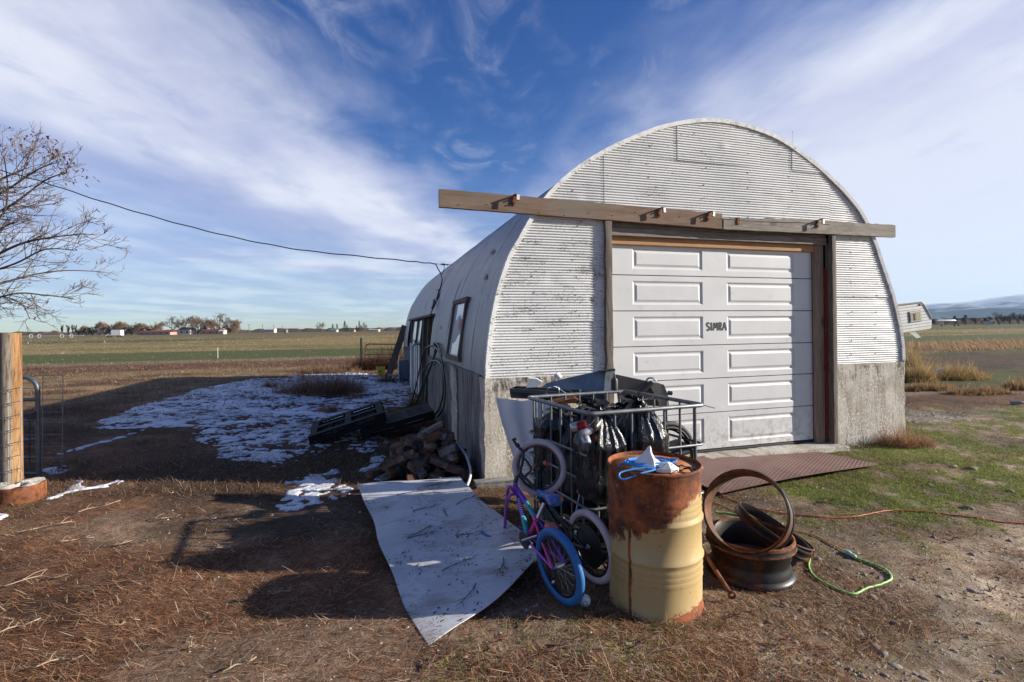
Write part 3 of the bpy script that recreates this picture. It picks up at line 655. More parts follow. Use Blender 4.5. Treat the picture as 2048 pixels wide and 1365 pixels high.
def corrugated(z0, z1, fa, fb, off, mat, ncol=16, seed=0, name='wall_sheet', pitch=.032, amp=.0062):
    m = MB(); rows = []; n = max(4, int((z1-z0)/pitch*6)); r = random.Random(seed)
    dents = [(r.uniform(0, 6), r.uniform(z0, z1), r.uniform(.02, .09), r.uniform(-.010, .006)) for _ in range(10)]
    tilt = r.uniform(-.010, .012)
    for i in range(n+1):
        z = z0+(z1-z0)*i/n; a, b = fa(z), fb(z)
        if b-a < .02: b = a+.02
        row = []
        for j in range(ncol+1):
            s = a+(b-a)*j/ncol
            zz = z+tilt*(s-a)/3; y = -off-amp*math.sin(2*math.pi*z/pitch)+.003*math.sin(s*2.1+seed)+.002*math.sin(s*5.3+z*3)
            for ds, dz, dr, da in dents:
                q = ((s-ds)**2+(z-dz)**2)/dr**2
                if q < 6: y -= da*math.exp(-q)
            row.append((s, y, zz))
        rows.append(row)
    m.grid(rows, flip=True); return m.build(name, mat, SHED, smooth=80)
def build_shed():
    # end wall: separate lapped sheets
    pl = lambda z: 1.49
    fl = lambda z: sL(z)+.012
    for i, (a, b, o) in enumerate(((1.165, 1.81, .004), (1.80, 2.37, .010), (2.36, 3.03, .005))):
        corrugated(a, b, fl, pl, o, M['corr_old'], 22, i)
    fr = lambda z: sR(z)-.012; pr = lambda z: 5.0
    for i, (a, b, o) in enumerate(((1.165, 2.13, .004), (2.12, 3.03, .009))): corrugated(a, b, pr, fr, o, M['corr'], 14, 10+i)
    def cl(v): return (lambda z: max(v, sL(z)+.012))
    def cr(v): return (lambda z: min(v, sR(z)-.012))
    for i, (a, b) in enumerate(((0, 1.50), (1.48, 4.965), (4.95, 9))): corrugated(3.02, 3.835, cl(a), cr(b), .004+.005*(i % 2), M['corr'], 24, 20+i)
    for i, (a, b) in enumerate(((0, 2.52), (2.50, 3.79), (3.77, 4.32), (4.305, 9))): corrugated(3.822, 4.36, cl(a), cr(b), .011+.005*(i % 2), M['corr'], 22, 30+i)
    # nails with washers on the sheets
    m = MB(); r = random.Random(4)
    for z in np.arange(1.3, 4.3, .205):
        for s in (.55, 1.1, 2.1, 2.9, 3.6, 4.3, 5.35, 5.8):
            if sL(z)+.05 < s < sR(z)-.05 and not (1.45 < s < 5.05 and z < 3.03):
                m.box((s+r.uniform(-.03, .03), -.014, z+r.uniform(-.02, .02)), (.010, .010, .010))
        for s in (sL(z)+.055, sR(z)-.055): m.box((s, -.014, z), (.010, .010, .010))
    m.build('nails', M['dark_metal'], SHED)['kind'] = 'stuff'
    # edge flange, crimped
    m = MB(); rows = [[], [], [], []]; r = random.Random(3)
    fine = [(p.x, p.y) for p in spline([(a, b, 0) for a, b in SPR], 2)]
    for i, (s, z) in enumerate(fine):
        c = Vector((3.15-s, 2.0-z)).normalized(); k = .0015*math.sin(i*2.6)+r.uniform(-.0012, .0012); w_ = .030+r.uniform(-.003, .003)
        rows[0].append((s-c.x*.018, .03, z-c.y*.018)); rows[1].append((s-c.x*(.020+k), -.040+k, z-c.y*(.020+k)))
        rows[2].append((s+c.x*w_, -.034+k*1.4, z+c.y*w_)); rows[3].append((s+c.x*w_, -.008, z+c.y*w_))
    m.grid(rows); m.build('edge_flange', M['corr_old'], SHED, 40)
    # roof sheets, lapped along the length
    L = 12.5; n = 15; wd = L/n; r = random.Random(8)
    for i in range(n):
        t0 = i*wd; t1 = t0+wd+.035; o = .003+.0025*(i % 2); cut = 5.2 < t0+wd/2 < 10.7
        P = [(s, z) for s, z in SPR if not (cut and s < 3 and z < 2.05)]
        if cut: P = [(sL(2.05), 2.05)]+P
        m = MB(); rows = []
        for k, (s, z) in enumerate(P):
            c = Vector((3.15-s, 2.0-z)).normalized(); row = []
            for q in range(7):
                t = t0+(t1-t0)*q/6; d = o+.006*math.sin(k*.31+i*1.7+q*.5)*math.sin(q/6*math.pi)+r.uniform(-.001, .001)
                row.append((s-c.x*d, t, z-c.y*d))
            rows.append(row)
        m.grid(rows, flip=True); m.build('roof_sheet', M['roof'], SHED, 60)
    # seam straps and patches with screws on the left slope
    for t, za, zb in ((2.95, 1.25, 2.6),):
        zs = np.linspace(za, zb, 14); MB().tube([(sL(z)-.008, t+.004*math.sin(z*9), z) for z in zs], .0035, 4).build('seam_strip', M['dark_metal'], SHED)
    for t, z, w_ in ((.75, 2.35, .16), (3.75, 1.72, .12), (1.15, 2.75, .22)):
        m = MB(); m.add([(sL(z)-.016, t, z), (sL(z)-.016, t+w_, z+.02), (sL(z+.09)-.016, t+w_*.8, z+.10), (sL(z+.03)-.016, t+.02, z+.05)], [(0, 3, 2, 1)])
        m.build('tar_patch', M['dark_metal'], SHED, 0)
    # far end wall
    m = MB(); m.add([(s, 12.45, z) for s, z in SPR]+[(6.31, 12.45, 0), (0, 12.45, 0)], [tuple(range(len(SPR)+2))[::-1]]); m.build('back_wall', M['corr_old'], SHED, 0)
    # concrete
    def rough_block(name, x0, x1, y0, y1, z1, mat, seed, n=16):
        m = MB(); r = random.Random(seed); X = np.linspace(x0, x1, n); Y = np.linspace(y0, y1, n if y1-y0 > 1 else 4); Z = np.linspace(-.05, z1, 10)
        def j(p):
            x, y, z = p; e = (x in (X[0], X[-1]))+(y in (Y[0], Y[-1]))
            q = .004 if e < 2 else .010
            return (x+r.uniform(-q, q), y+r.uniform(-q, q), z+(r.uniform(-.006, .004) if z == Z[-1] else 0))
        cache = {}
        def P(x, y, z):
            if (x, y, z) not in cache: cache[(x, y, z)] = j((x, y, z))
            return cache[(x, y, z)]
        m.grid([[P(x, Y[0], z) for x in X] for z in Z]); m.grid([[P(x, Y[-1], z) for x in X] for z in Z], True)
        m.grid([[P(X[0], y, z) for y in Y] for z in Z], True); m.grid([[P(X[-1], y, z) for y in Y] for z in Z])
        m.grid([[P(x, y, Z[-1]) for x in X] for y in Y]); return m.build(name, mat, SHED, 40)
    rough_block('concrete_base', -.03, 1.47, -.022, .2, 1.165, M['conc'], 1)
    rough_block('concrete_base', 5.0, 6.33, -.022, .2, 1.165, M['conc'], 2)
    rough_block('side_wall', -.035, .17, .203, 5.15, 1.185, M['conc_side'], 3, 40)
    rough_block('side_wall', 6.14, 6.335, .203, 12.4, 1.175, M['conc'], 4, 30)
    rough_block('wall_pilaster', -.052, -.036, 1.62, 2.12, 1.17, M['conc'], 6, 6)
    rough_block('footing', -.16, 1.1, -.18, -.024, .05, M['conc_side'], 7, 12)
    rough_block('threshold', 1.5, 5.02, -.22, .30, .065, M['conc'], 5, 20)
    # framing round the doorway
    m = MB(); r = random.Random(5); zs = np.linspace(.03, 3.0, 26)
    def post(s0, s1, t0, t1, nm, mt, wob, seed):
        r = random.Random(seed); rows = []
        for z in zs:
            a = r.uniform(-wob, wob); b = r.uniform(-wob, wob); rows.append([(s0+a, t1, z), (s0+a, t0+b, z), ((s0+s1)/2, t0+b*1.3-.004, z), (s1+b*.7, t0+a, z), (s1+b*.7, t1, z)])
        m = MB(); m.grid(rows, True); m.add(rows[-1], [(0, 1, 2, 3, 4)]); return m.build(nm, mt, SHED, 30)
    post(1.468, 1.552, -.062, .10, 'door_post', M['wood_grey'], .007, 1)
    post(4.945, 5.012, -.060, .00, 'door_post', M['wood_grey'], .003, 2)
    MB().box((4.845, .088, 1.46), (.155, .05, 2.80), None, .004).build('jamb', M['wood_jamb'], SHED)
    MB().box((4.962, .03, 1.46), (.03, .06, 2.80), None, .004).build('jamb', M['wood_grey'], SHED)
    MB().box((1.572, .10, 1.46), (.03, .035, 2.78), None, .004).build('jamb', M['wood_jamb'], SHED)
    MB().box((4.935, .045, 1.30), (.020, .036, 2.42), None, .002).build('angle_iron', M['red_iron'], SHED)
    MB().box((3.245, .040, 2.893), (3.40, .03, .10), None, .004).build('header_board', M['wood_grey_x'], SHED)
    MB().box((3.245, .055, 2.985), (3.40, .025, .078), None, .003).build('header_board', M['wood_grey_x'], SHED)
    MB().box((3.245, .095, 2.80), (3.34, .04, .105), None, .004).build('door_header', M['wood_new'], SHED)
    MB().box((3.245, .092, 2.862), (3.34, .05, .016)).build('door_soffit', M['wood_new'], SHED)
    # track beam: one board, then an older split board
    def board(s0, s1, z0a, z0b, h, t0, t1, nm, mt, seed, rag=0):
        r = random.Random(seed); rows = []; n = 40
        for i in range(n+1):
            f = i/n; s = s0+(s1-s0)*f; z0 = z0a+(z0b-z0a)*f+r.uniform(-.002, .002); hh = h
            if rag: hh = h-rag*max(0, math.sin(f*7.3+1)*.5+r.uniform(-.25, .45))*(.4 if f > .55 else 1)
            e = r.uniform(-.002, .002); rows.append([(s, t1, z0), (s, t0+e, z0), (s, t0+e, z0+hh), (s, t1, z0+hh), (s, t1, z0)])
        m = MB(); m.grid(rows); m.add(rows[0][:4], [(3, 2, 1, 0)]); m.add(rows[-1][:4], [(0, 1, 2, 3)]); return m.build(nm, mt, SHED, 30)
    b1 = board(-.515, 3.12, 3.045, 2.972, .195, -.072, -.024, 'track_beam', M['beam'], 1)
    b2 = board(3.135, 6.11, 2.968, 2.985, .185, -.076, -.026, 'track_beam', M['wood_grey_x'], 2, .055)
    m = MB(); m.tube([(s, -.081-.003*math.sin(s*5), 3.105+.012*math.sin(s*3.1)) for s in np.linspace(3.15, 4.9, 24)], .0035, 4); m.build('split', M['cable'], b2)
    for s in (1.5, 3.1, 4.97): MB().box((s, .012, 3.07), (.09, .06, .13), None, .004).build('spacer_block', M['wood_grey'], SHED)
    def hanger(s, z, tilt, parent):
        m = MB(); m.box((s, -.084, z), (.034, .012, .105), (0, tilt, 0), .002); m.box((s+.002, -.118, z+.050), (.036, .085, .010), (0, tilt, 0), .002)
        m.box((s+.022, -.152, z+.018), (.046, .010, .075), (0, tilt*1.5, .12), .002); m.tube([(s-.004, -.086, z+.02), (s-.004, -.11, z+.02)], .009, 8)
        m.tube([(s, -.086, z-.03), (s, -.106, z-.03)], .008, 8); m.build('track_hanger', [M['rust']], parent)
        MB().box((s+.026, -.1585, z+.018), (.036, .003, .060), (0, tilt*1.5, .12)).build('hanger_plate', M['pale_metal'], parent)
    for s, z, a, p in ((.325, 3.165, .05, b1), (2.19, 3.125, -.06, b1), (2.90, 3.115, .10, b1), (4.66, 3.105, .02, b2)): hanger(s, z, a, p)
    m = MB(); m.box((3.36, -.083, 3.085), (.04, .012, .09), None, .002); m.build('track_hanger', M['rust'], b2)
    m = MB(); r = random.Random(12)
    for s in np.arange(-.3, 6, .31): zz = 3.08+r.uniform(-.05, .06); m.tube([(s, -.07, zz), (s, -.079, zz)], .0045, 5)
    m.build('bolts', M['dark_metal'], b1)['kind'] = 'stuff'
    # sectional door
    door = MB(); d0 = .118; x0, x1 = 1.55, 4.765
    D = bpy.data.objects.new('garage_door', None); COL.objects.link(D); D.parent = SHED
    zs = [.105, .585, 1.035, 1.475, 1.925, 2.375, 2.79]
    def section(z0, z1):
        m = MB(); g_ = .006; za, zb = z0+g_, z1-g_; pz0, pz1 = z0+.078, z1-.072
        xs = [(1.925, 2.955), (3.335, 4.455)]
        # the face, cut round the two pressed panels
        cols = [x0, xs[0][0], xs[0][1], xs[1][0], xs[1][1], x1]; rows_ = [za, pz0, pz1, zb]
        for i in range(5):
            for j in range(3):
                if j == 1 and i in (1, 3): continue
                m.add([(cols[i], d0, rows_[j]), (cols[i+1], d0, rows_[j]), (cols[i+1], d0, rows_[j+1]), (cols[i], d0, rows_[j+1])], [(0, 1, 2, 3)])
        for a, b in xs:
            rings = [(0, 0), (.022, .013), (.036, .013), (.062, .003), (.064, .003)]; pv = []
            for ins, dep in rings: pv.append([(a+ins, d0+dep, pz0+ins), (b-ins, d0+dep, pz0+ins), (b-ins, d0+dep, pz1-ins), (a+ins, d0+dep, pz1-ins)])
            for q in range(len(pv)-1):
                for e in range(4): m.add([pv[q][e], pv[q][(e+1) % 4], pv[q+1][(e+1) % 4], pv[q+1][e]], [(0, 1, 2, 3)])
            m.add(pv[-1], [(0, 1, 2, 3)])
        m.add([(x0, d0, za), (x1, d0, za), (x1, d0+.03, za-.004), (x0, d0+.03, za-.004)], [(3, 2, 1, 0)])
        m.add([(x0, d0, zb), (x1, d0, zb), (x1, d0+.03, zb+.004), (x0, d0+.03, zb+.004)], [(0, 1, 2, 3)])
        return m.build('door_section', M['door'], D, 12)
    for i in range(6): section(zs[i], zs[i+1])
    MB().box(((x0+x1)/2, d0+.05, 1.45), (x1-x0, .02, 2.7)).build('door_core', M['dark_metal'], D)
    MB().box(((x0+x1)/2, d0+.012, .082), (x1-x0, .03, .028), None, .006).build('bottom_seal', M['rubber'], D)
    # hand-painted letters
    strokes = {'S': [[(.9, .82), (.62, .98), (.25, .9), (.15, .72), (.45, .52), (.78, .38), (.75, .12), (.42, .02), (.08, .16)]], 'I': [[(.5, 1), (.48, .5), (.5, 0)], [(.32, .97), (.68, .99)], [(.3, .02), (.7, .03)]],
               'M': [[(.08, 0), (.22, .98)], [(.22, .98), (.5, .3)], [(.5, .3), (.8, 1)], [(.8, 1), (.93, 0)]], 'R': [[(.2, 0), (.2, .97)], [(.2, .97), (.7, .92), (.78, .7), (.6, .52), (.24, .48)], [(.42, .5), (.9, -.02)]], 'A': [[(.05, 0), (.52, 1)], [(.52, 1), (.92, -.02)], [(.24, .36), (.74, .36)]]}
    def letter(ch, s0, w_, z0, h):
        m = MB()
        for st in strokes[ch]:
            P = spline([(s0+a*w_, 0, z0+b*h) for a, b in st], 5) if len(st) > 2 else [Vector((s0+st[0][0]*w_, 0, z0+st[0][1]*h)), Vector((s0+st[1][0]*w_, 0, z0+st[1][1]*h))]
            n = len(P); V = []; thin = len(st) == 2 and abs(st[0][1]-st[1][1]) < .1
            for i, p in enumerate(P):
                d = (P[min(i+1, n-1)]-P[max(i-1, 0)]).normalized(); q = Vector((-d.z, 0, d.x)); wv = (.005 if thin else .0085+.0035*abs(d.z-.4))
                V += [(p.x-q.x*wv, d0-.0022, p.z-q.z*wv), (p.x+q.x*wv, d0-.0022, p.z+q.z*wv)]
            m.add(V, [(2*i, 2*i+1, 2*i+3, 2*i+2) for i in range(n-1)])
        return m.build('painted_letter', M['cable'], D, 0)
    xx = 3.004
    for ch, w_ in (('S', .058), ('I', .040), ('M', .078), ('R', .058), ('A', .068)): letter(ch, xx, w_, 1.665, .105); xx += w_+.004
    # side window
    W_ = bpy.data.objects.new('side_window', None); COL.objects.link(W_); W_.parent = SHED
    def pt(t, z, o=0): return Vector((np.interp(z, (1.30, 2.13), (.006, .138))-.022-o, t, z))
    def bar(a, b, wd, dp, nm, mt, par):
        d = (b-a).normalized(); nrm = Vector((-.987, 0, .157)); q = d.cross(nrm).normalized(); c = (a+b)/2
        Mx = Matrix((d, q, nrm)).transposed(); return MB().box(c, ((b-a).length, wd, dp), Mx, .004).build(nm, mt, par)
    for a, b in (((1.56, 1.30), (1.56, 2.16)), ((2.58, 1.30), (2.58, 2.16)), ((1.5, 2.15), (2.66, 2.15)), ((1.5, 1.29), (2.66, 1.29))): bar(pt(*a), pt(*b), .065, .07, 'frame_board', M['wood_grey'], W_)
    m = MB(); m.add([pt(1.58, 1.3), pt(2.56, 1.3), pt(2.56, 2.13), pt(1.58, 2.13)], [(0, 1, 2, 3)]); m.build('pane', M['pane_pale'], W_, 0)
    m = MB(); c = pt(1.92, 1.80, .008); m.add([c]+[c+Vector((-.02*math.sin(a)*0-.0, .085*math.cos(a), .085*math.sin(a)))+Vector((.0135*math.sin(a), 0, 0)) for a in np.linspace(0, 2*math.pi, 17)[:-1]], [(0, (i+1) % 16+1, i+1) for i in range(16)])
    m.build('round_sticker', M['orange_cord'], W_, 0)
    # open bay further along the side
    m = MB(); m.add([(.75, 5.1, 0), (.75, 10.8, 0), (.75, 10.8, 2.4), (.75, 5.1, 2.4)], [(0, 3, 2, 1)]); m.add([(.05, 5.12, 2.05), (.05, 10.75, 2.05), (.8, 10.75, 2.2), (.8, 5.12, 2.2)], [(0, 1, 2, 3)])
    m.add([(0, 10.72, 0), (.8, 10.72, 0), (.8, 10.72, 2.2), (.1, 10.72, 2.05)], [(0, 1, 2, 3)]); m.build('bay_lining', M['wood_grey'], SHED, 0)
    r = random.Random(22)
    for t in (5.22, 5.75, 6.35, 6.95, 10.62): MB().box((.06+r.uniform(0, .1), t, 1.02), (.10, .11+r.uniform(0, .06), 2.05), (r.uniform(-.05, .05), .05, 0), .006).build('bay_post', M['wood_grey'], SHED)
    for i, t in enumerate(np.arange(7.35, 10.5, .2)): MB().box((.03+r.uniform(-.008, .008), t, .66), (.022, .185, 1.32), (0, .012, r.uniform(-.02, .02)), .003).build('bay_plank', M['white_paint'] if i % 3 else M['wood_grey'], SHED)
    MB().box((.08, 7.9, 2.03), (.10, 5.6, .05), None, .004).build('bay_lintel', M['wood_grey'], SHED)
    for t0, t1 in ((7.35, 8.35), (8.6, 9.9)):
        wv = bpy.data.objects.new('bay_window', None); COL.objects.link(wv); wv.parent = SHED
        m = MB(); m.add([(.05, t0, 1.36), (.05, t1, 1.36), (.13, t1, 1.98), (.13, t0, 1.98)], [(0, 3, 2, 1)]); m.build('pane', M['pane_pale'], wv, 0)
        m = MB(); m.tube([(.045, t0, 1.36), (.045, t1, 1.36), (.125, t1, 1.98), (.125, t0, 1.98)], .028, 4, True); m.build('frame', M['wood_grey'], wv)
    m = MB(); m.tube([(-.02, 8.1, 1.32), (-.08, 8.1, 1.30), (-.10, 8.1, 1.24), (-.10, 8.1, .05)], .038, 10); m.tube([(-.02, 8.1, 1.32), (-.02, 8.45, 1.38), (-.02, 8.5, 1.30)], .03, 8); m.tube([(-.10, 8.1, 1.30), (-.10, 8.1, 1.20)], .05, 10)
    m.build('drain_pipe', M['pipe'], SHED)
build_shed()
# ---------------------------------------------------------------- things near the shed
def W(m, name, mat, parent, smooth=35):          # world-space verts under a thing whose origin is its location
    o = parent
    while o.parent is not None: o = o.parent
    b = o.location; m.v = [(x-b.x, y-b.y, z-b.z) for x, y, z in m.v]; return m.build(name, mat, parent, smooth)
def on(x, y, z=0): return Vector((x, y, gzf(x, y)+z))
def frame_from(a):                                # matrix whose z axis is a
    a = Vector(a).normalized(); q = a.to_track_quat('Z', 'Y'); return q.to_matrix().to_4x4()
# ---- oil drum
def build_drum():
    p = on(.895, 3.2, -.004); D = thing('oil_drum', 'cream painted steel drum with rust eating its top and rim', 'drum', p, 0)
    pr = [(.0, .006), (.282, .006), (.291, .0), (.294, .010), (.290, .022), (.285, .03), (.285, .19)]
    for z, a in ((.215, .004), (.25, .004), (.285, .004)): pr += [(.285, z-.014), (.285+a, z), (.285, z+.014)]
    pr += [(.285, .318), (.296, .333), (.296, .341), (.285, .356), (.285, .545), (.297, .562), (.297, .572), (.285, .588)]
    for z in (.615, .65, .685): pr += [(.285, z-.014), (.289, z), (.285, z+.014)]
    pr += [(.285, .845), (.291, .855), (.296, .864), (.294, .874), (.287, .877), (.280, .870), (.278, .852)]
    m = MB(); m.lathe(pr, 72); r = random.Random(2)
    m.v = [(x*(1+.004*math.sin(3*math.atan2(y, x)+z*9)), y*(1+.004*math.sin(3*math.atan2(y, x)+z*9)), z) for x, y, z in m.v]
    m.build('barrel', M['drum'], D, 60)
    m = MB(); m.lathe([(.279, .852), (.262, .850), (.255, .856), (.0, .858)], 48); m.build('lid', M['lid'], D, 60)
    m = MB(); m.lathe([(.0, .872), (.026, .872), (.03, .856)], 14, Matrix.Translation((.17, .10, 0))); m.build('bung', M['rust'], D)
    # bits on the lid
    top = p.z+.862; c = Vector((.815, 3.12, top))
    m = MB(); r = random.Random(31); pts = []
    for i in range(26):
        a = i*1.35; rr = .05+.09*abs(math.sin(i*1.9)); pts.append((c.x+rr*math.cos(a)*1.25+.03, c.y+rr*math.sin(a)*.8, top+.012+.05*abs(math.sin(i*2.3))*(.4+.6*r.random())))
    pts = [(c.x-.17, c.y-.02, top+.01), (c.x-.13, c.y+.05, top+.012), (c.x-.06, c.y+.02, top+.02)]+pts+[(c.x+.05, c.y-.08, top+.02), (c.x-.05, c.y-.15, top+.01), (c.x-.17, c.y-.17, top-.02), (c.x-.175, c.y-.13, top+.01), (c.x-.02, c.y-.10, top+.03)]
    rp = thing('rope_tangle', 'bright blue rope tangled on top of the rusty drum lid', 'rope', c); m.tube(spline(pts, 6), .0055, 6); W(m, 'rope', M['rope'], rp)
    sh = thing('plaster_shard', 'jagged white plaster shard standing in the blue rope', 'shard', (c.x+.03, c.y-.04, top))
    r = random.Random(5); m = MB(); rows = []
    for k, (z, w_) in enumerate(((0, .075), (.03, .07), (.07, .052), (.105, .03), (.135, .012), (.145, .003))):
        rows.append([Vector((sh.location.x-.02+k*.003+w_*(1+.45*r.uniform(-1, 1))*math.cos(a)*1.1, sh.location.y+w_*.55*(1+.3*r.uniform(-1, 1))*math.sin(a), top+z)) for a in np.linspace(0, 2*math.pi, 11)])
    for q in rows: q[-1] = q[0]
    m.grid(rows); W(m, 'shard', M['foam'], sh, 20)
    m2 = MB(); rows = []
    for k, (z, w_) in enumerate(((0, .06), (.02, .06), (.04, .03), (.045, .004))): rows.append([Vector((sh.location.x+.085+w_*math.cos(a)*1.2, sh.location.y-.045+w_*.6*math.sin(a), top+z*(1+.3*math.sin(a*3)))) for a in np.linspace(0, 2*math.pi, 10)])
    for q in rows: q[-1] = q[0]
    m2.grid(rows); W(m2, 'shard_base', M['foam'], sh, 20)
    sc_ = thing('scrap_iron', 'few rusty iron scraps lying on the drum lid', 'scrap', (1.02, 3.12, top)); r = random.Random(9)
    for i in range(9):
        a = r.uniform(0, 3.1); q = Vector((1.0+r.uniform(-.07, .09), 3.08+r.uniform(-.05, .05), top+.008)); l = r.uniform(.02, .07)
        m = MB(); m.tube([q-Vector((math.cos(a), math.sin(a), 0))*l, q+Vector((0, 0, .012)), q+Vector((math.cos(a), math.sin(a), .02))*l], r.uniform(.003, .009), 5); W(m, 'scrap_piece', M['rim'], sc_)
build_drum()
# ---- wheel rims
def build_rims():
    p = on(1.655, 3.52, -.004); a = thing('truck_rim', 'rusty black truck wheel rim lying flat beside the drum', 'wheel rim', p)
    pr = [(.283, .0), (.288, .018), (.280, .034), (.262, .046), (.258, .085), (.250, .10), (.250, .125), (.260, .145), (.262, .185), (.276, .20), (.286, .212), (.284, .228), (.279, .236), (.282, .25), (.280, .272), (.272, .276), (.262, .262), (.246, .20), (.238, .14), (.236, .09), (.246, .04), (.268, .0)]
    m = MB(); m.lathe(pr, 64, None, True); m.build('barrel', [M['rim']], a, 50)
    m = MB(); m.lathe([(.289, .2125), (.292, .22), (.2885, .2275)], 64); m.lathe([(.284, .25), (.2855, .262), (.283, .272), (.272, .277), (.262, .2625)], 64); m.build('lip', M['rust'], a, 50)
    m = MB(); m.lathe([(.238, .10), (.12, .085), (.10, .06), (.06, .06)], 48); m.build('disc', M['rim_in'], a, 40)
    def ring(name, label, c, ax, R0, wd, th, mats, arc=2*math.pi):
        o = thing(name, label, 'wheel ring', c); Mx = frame_from(ax)
        pr = [(R0, 0), (R0+.006, .012), (R0-.006, .03), (R0-.010, wd*.55), (R0-.004, wd-.03), (R0+.006, wd-.012), (R0, wd), (R0-th, wd), (R0-th-.008, wd*.5), (R0-th, 0)]
        m = MB(); m.lathe(pr, 64, Mx, True, arc); m.build('band', mats, o, 45)
        m = MB(); Pn = [(R0+.007, .004), (R0+.010, .010), (R0+.008, .018)]; m.lathe(Pn, 64, Mx, False, arc); Pn = [(R0+.007, wd-.018), (R0+.010, wd-.010), (R0+.007, wd-.003)]; m.lathe(Pn, 64, Mx, False, arc); m.build('bead', M['rim'], o, 45); return o
    ring('rim_ring', 'thin rusty wheel ring propped upright inside the flat rim', Vector((1.545, 3.36, .485)), (.57, .67, -.46), .268, .15, .008, M['rim_in'])
    ring('rim_ring', 'bent rusty wheel ring leaning behind the flat rim on its right', Vector((1.90, 3.72, .17)), (.5, -.12, .86), .275, .07, .008, M['rim'])
    ring('rim_ring', 'dark wheel ring tipped low against the rear of the rim stack', Vector((2.0, 3.84, .10)), (.40, -.02, .90), .26, .06, .008, M['rim_in'])
    q = thing('iron_rod', 'short rusty iron rod with an eye leaning on the rim', 'rod', on(1.36, 3.145)); m = MB()
    m.tube([(1.215, 3.26, .275), (1.352, 3.152, .045)], .0135, 10); W(m, 'shaft', M['rust'], q)
    m = MB(); m.tube([Vector((1.363, 3.143, .030))+Vector((.021*math.cos(t), -.004*math.sin(t), .021*math.sin(t))) for t in np.linspace(0, 6.283, 13)[:-1]], .0085, 8, True); W(m, 'eye', M['rust'], q)
build_rims()
# ---- tread plate
def build_plate():
    c = Vector((4.36, 5.98)); d = Vector((-.92, -.395)).normalized(); n = Vector((-.395, .92)).normalized(); L, Wd = 2.5, 1.16
    o = thing('tread_plate', 'rusty brown tread plate lying in front of the garage door', 'steel plate', (c.x+d.x*L/2+n.x*Wd/2, c.y+d.y*L/2+n.y*Wd/2, 0), math.atan2(-d.y, -d.x))
    def P(u, v, z): return Vector((u-L/2, v-Wd/2, z))
    def hz(u, v): return .058+.014*math.sin(u*1.7)+.010*math.sin(v*3+u)-.02*(u/L)*0
    m = MB(); nu, nv = 26, 12; top = [[P(L*i/nu, Wd*j/nv, hz(L*i/nu, Wd*j/nv)) for i in range(nu+1)] for j in range(nv+1)]
    m.grid(top); bot = [[p-Vector((0, 0, .009)) for p in r_] for r_ in top]; m.grid(bot, True)
    for a, b in ((top[0], bot[0]), (bot[-1], top[-1])): m.grid([b, a])
    m.grid([[r_[0] for r_ in top], [r_[0] for r_ in bot]]); m.grid([[r_[-1] for r_ in bot], [r_[-1] for r_ in top]]); m.build('plate', M['plate'], o, 40)
    m = MB(); i = 0
    for u in np.arange(.02, L-.01, .042):
        for v in np.arange(.02+(.021 if i % 2 else 0), Wd-.01, .042):
            k = 1 if (int(round(v/.021))+i) % 2 else -1; z = hz(u, v)+.0004; a = .6*k; ca, sa = math.cos(a), math.sin(a)
            l, w_ = .017, .0075; pts = [(u+ca*l, v+sa*l), (u-sa*w_, v+ca*w_), (u-ca*l, v-sa*l), (u+sa*w_, v-ca*w_)]
            m.add([P(*q, z) for q in pts]+[P(u, v, z+.0055)], [(0, 1, 4), (1, 2, 4), (2, 3, 4), (3, 0, 4)])
        i += 1
    m.build('tread_lugs', M['plate_lug'], o, 0)['kind'] = 'stuff'
build_plate()
# ---- cords
def ground_line(pts, n=8, z=.009, sag=.0):
    P = spline([g(*p) for p in pts], n); return [Vector((p.x, p.y, gzf(p.x, p.y)+z+.0015*math.sin(i*1.7))) for i, p in enumerate(P)]
def cord(name, label, pts, r, mat):
    P = ground_line(pts); o = thing(name, label, 'cord', P[len(P)//2]); m = MB(); m.tube(P, r, 7); W(m, 'cable', mat, o, 60); return o
cord('extension_cord', 'thin orange red cord running along the grass to the right edge', [(1425, 985), (1470, 1005), (1520, 1022), (1575, 1032), (1640, 1040), (1700, 1040), (1740, 1034), (1790, 1027), (1850, 1030), (1930, 1040), (2000, 1047), (2070, 1051)], .0065, M['orange_cord'])
cord('extension_cord', 'thin yellow cord ending at the pale plug in the grass', [(1428, 1008), (1460, 1022), (1500, 1038), (1545, 1052), (1600, 1068), (1635, 1078), (1662, 1094), (1688, 1107)], .0055, M['yellow_cord'])
gc = cord('extension_cord', 'lime green cord looping over the dirt beside the rims', [(1430, 1030), (1470, 1034), (1530, 1050), (1590, 1078), (1610, 1095), (1612, 1108), (1619, 1120), (1618, 1138), (1628, 1155), (1655, 1172), (1690, 1186), (1712, 1188), (1733, 1177), (1765, 1169), (1783, 1160), (1776, 1147), (1757, 1136), (1735, 1128), (1712, 1120)], .0075, M['green_cord'])
def build_plug():
    a, b = g(1688, 1107), g(1712, 1120); o = thing('cord_plug', 'translucent pale green plug joining the yellow and green cords', 'plug', on(a.x, a.y)); m = MB()
    m.tube([on(a.x, a.y, .014)+(on(b.x, b.y, .014)-on(a.x, a.y, .014))*f for f in (0, .15, .3, .5, .55, .9, 1)], [.008, .016, .019, .018, .014, .015, .008], 10); W(m, 'plug', M['clear_green'], o, 60)
build_plug()
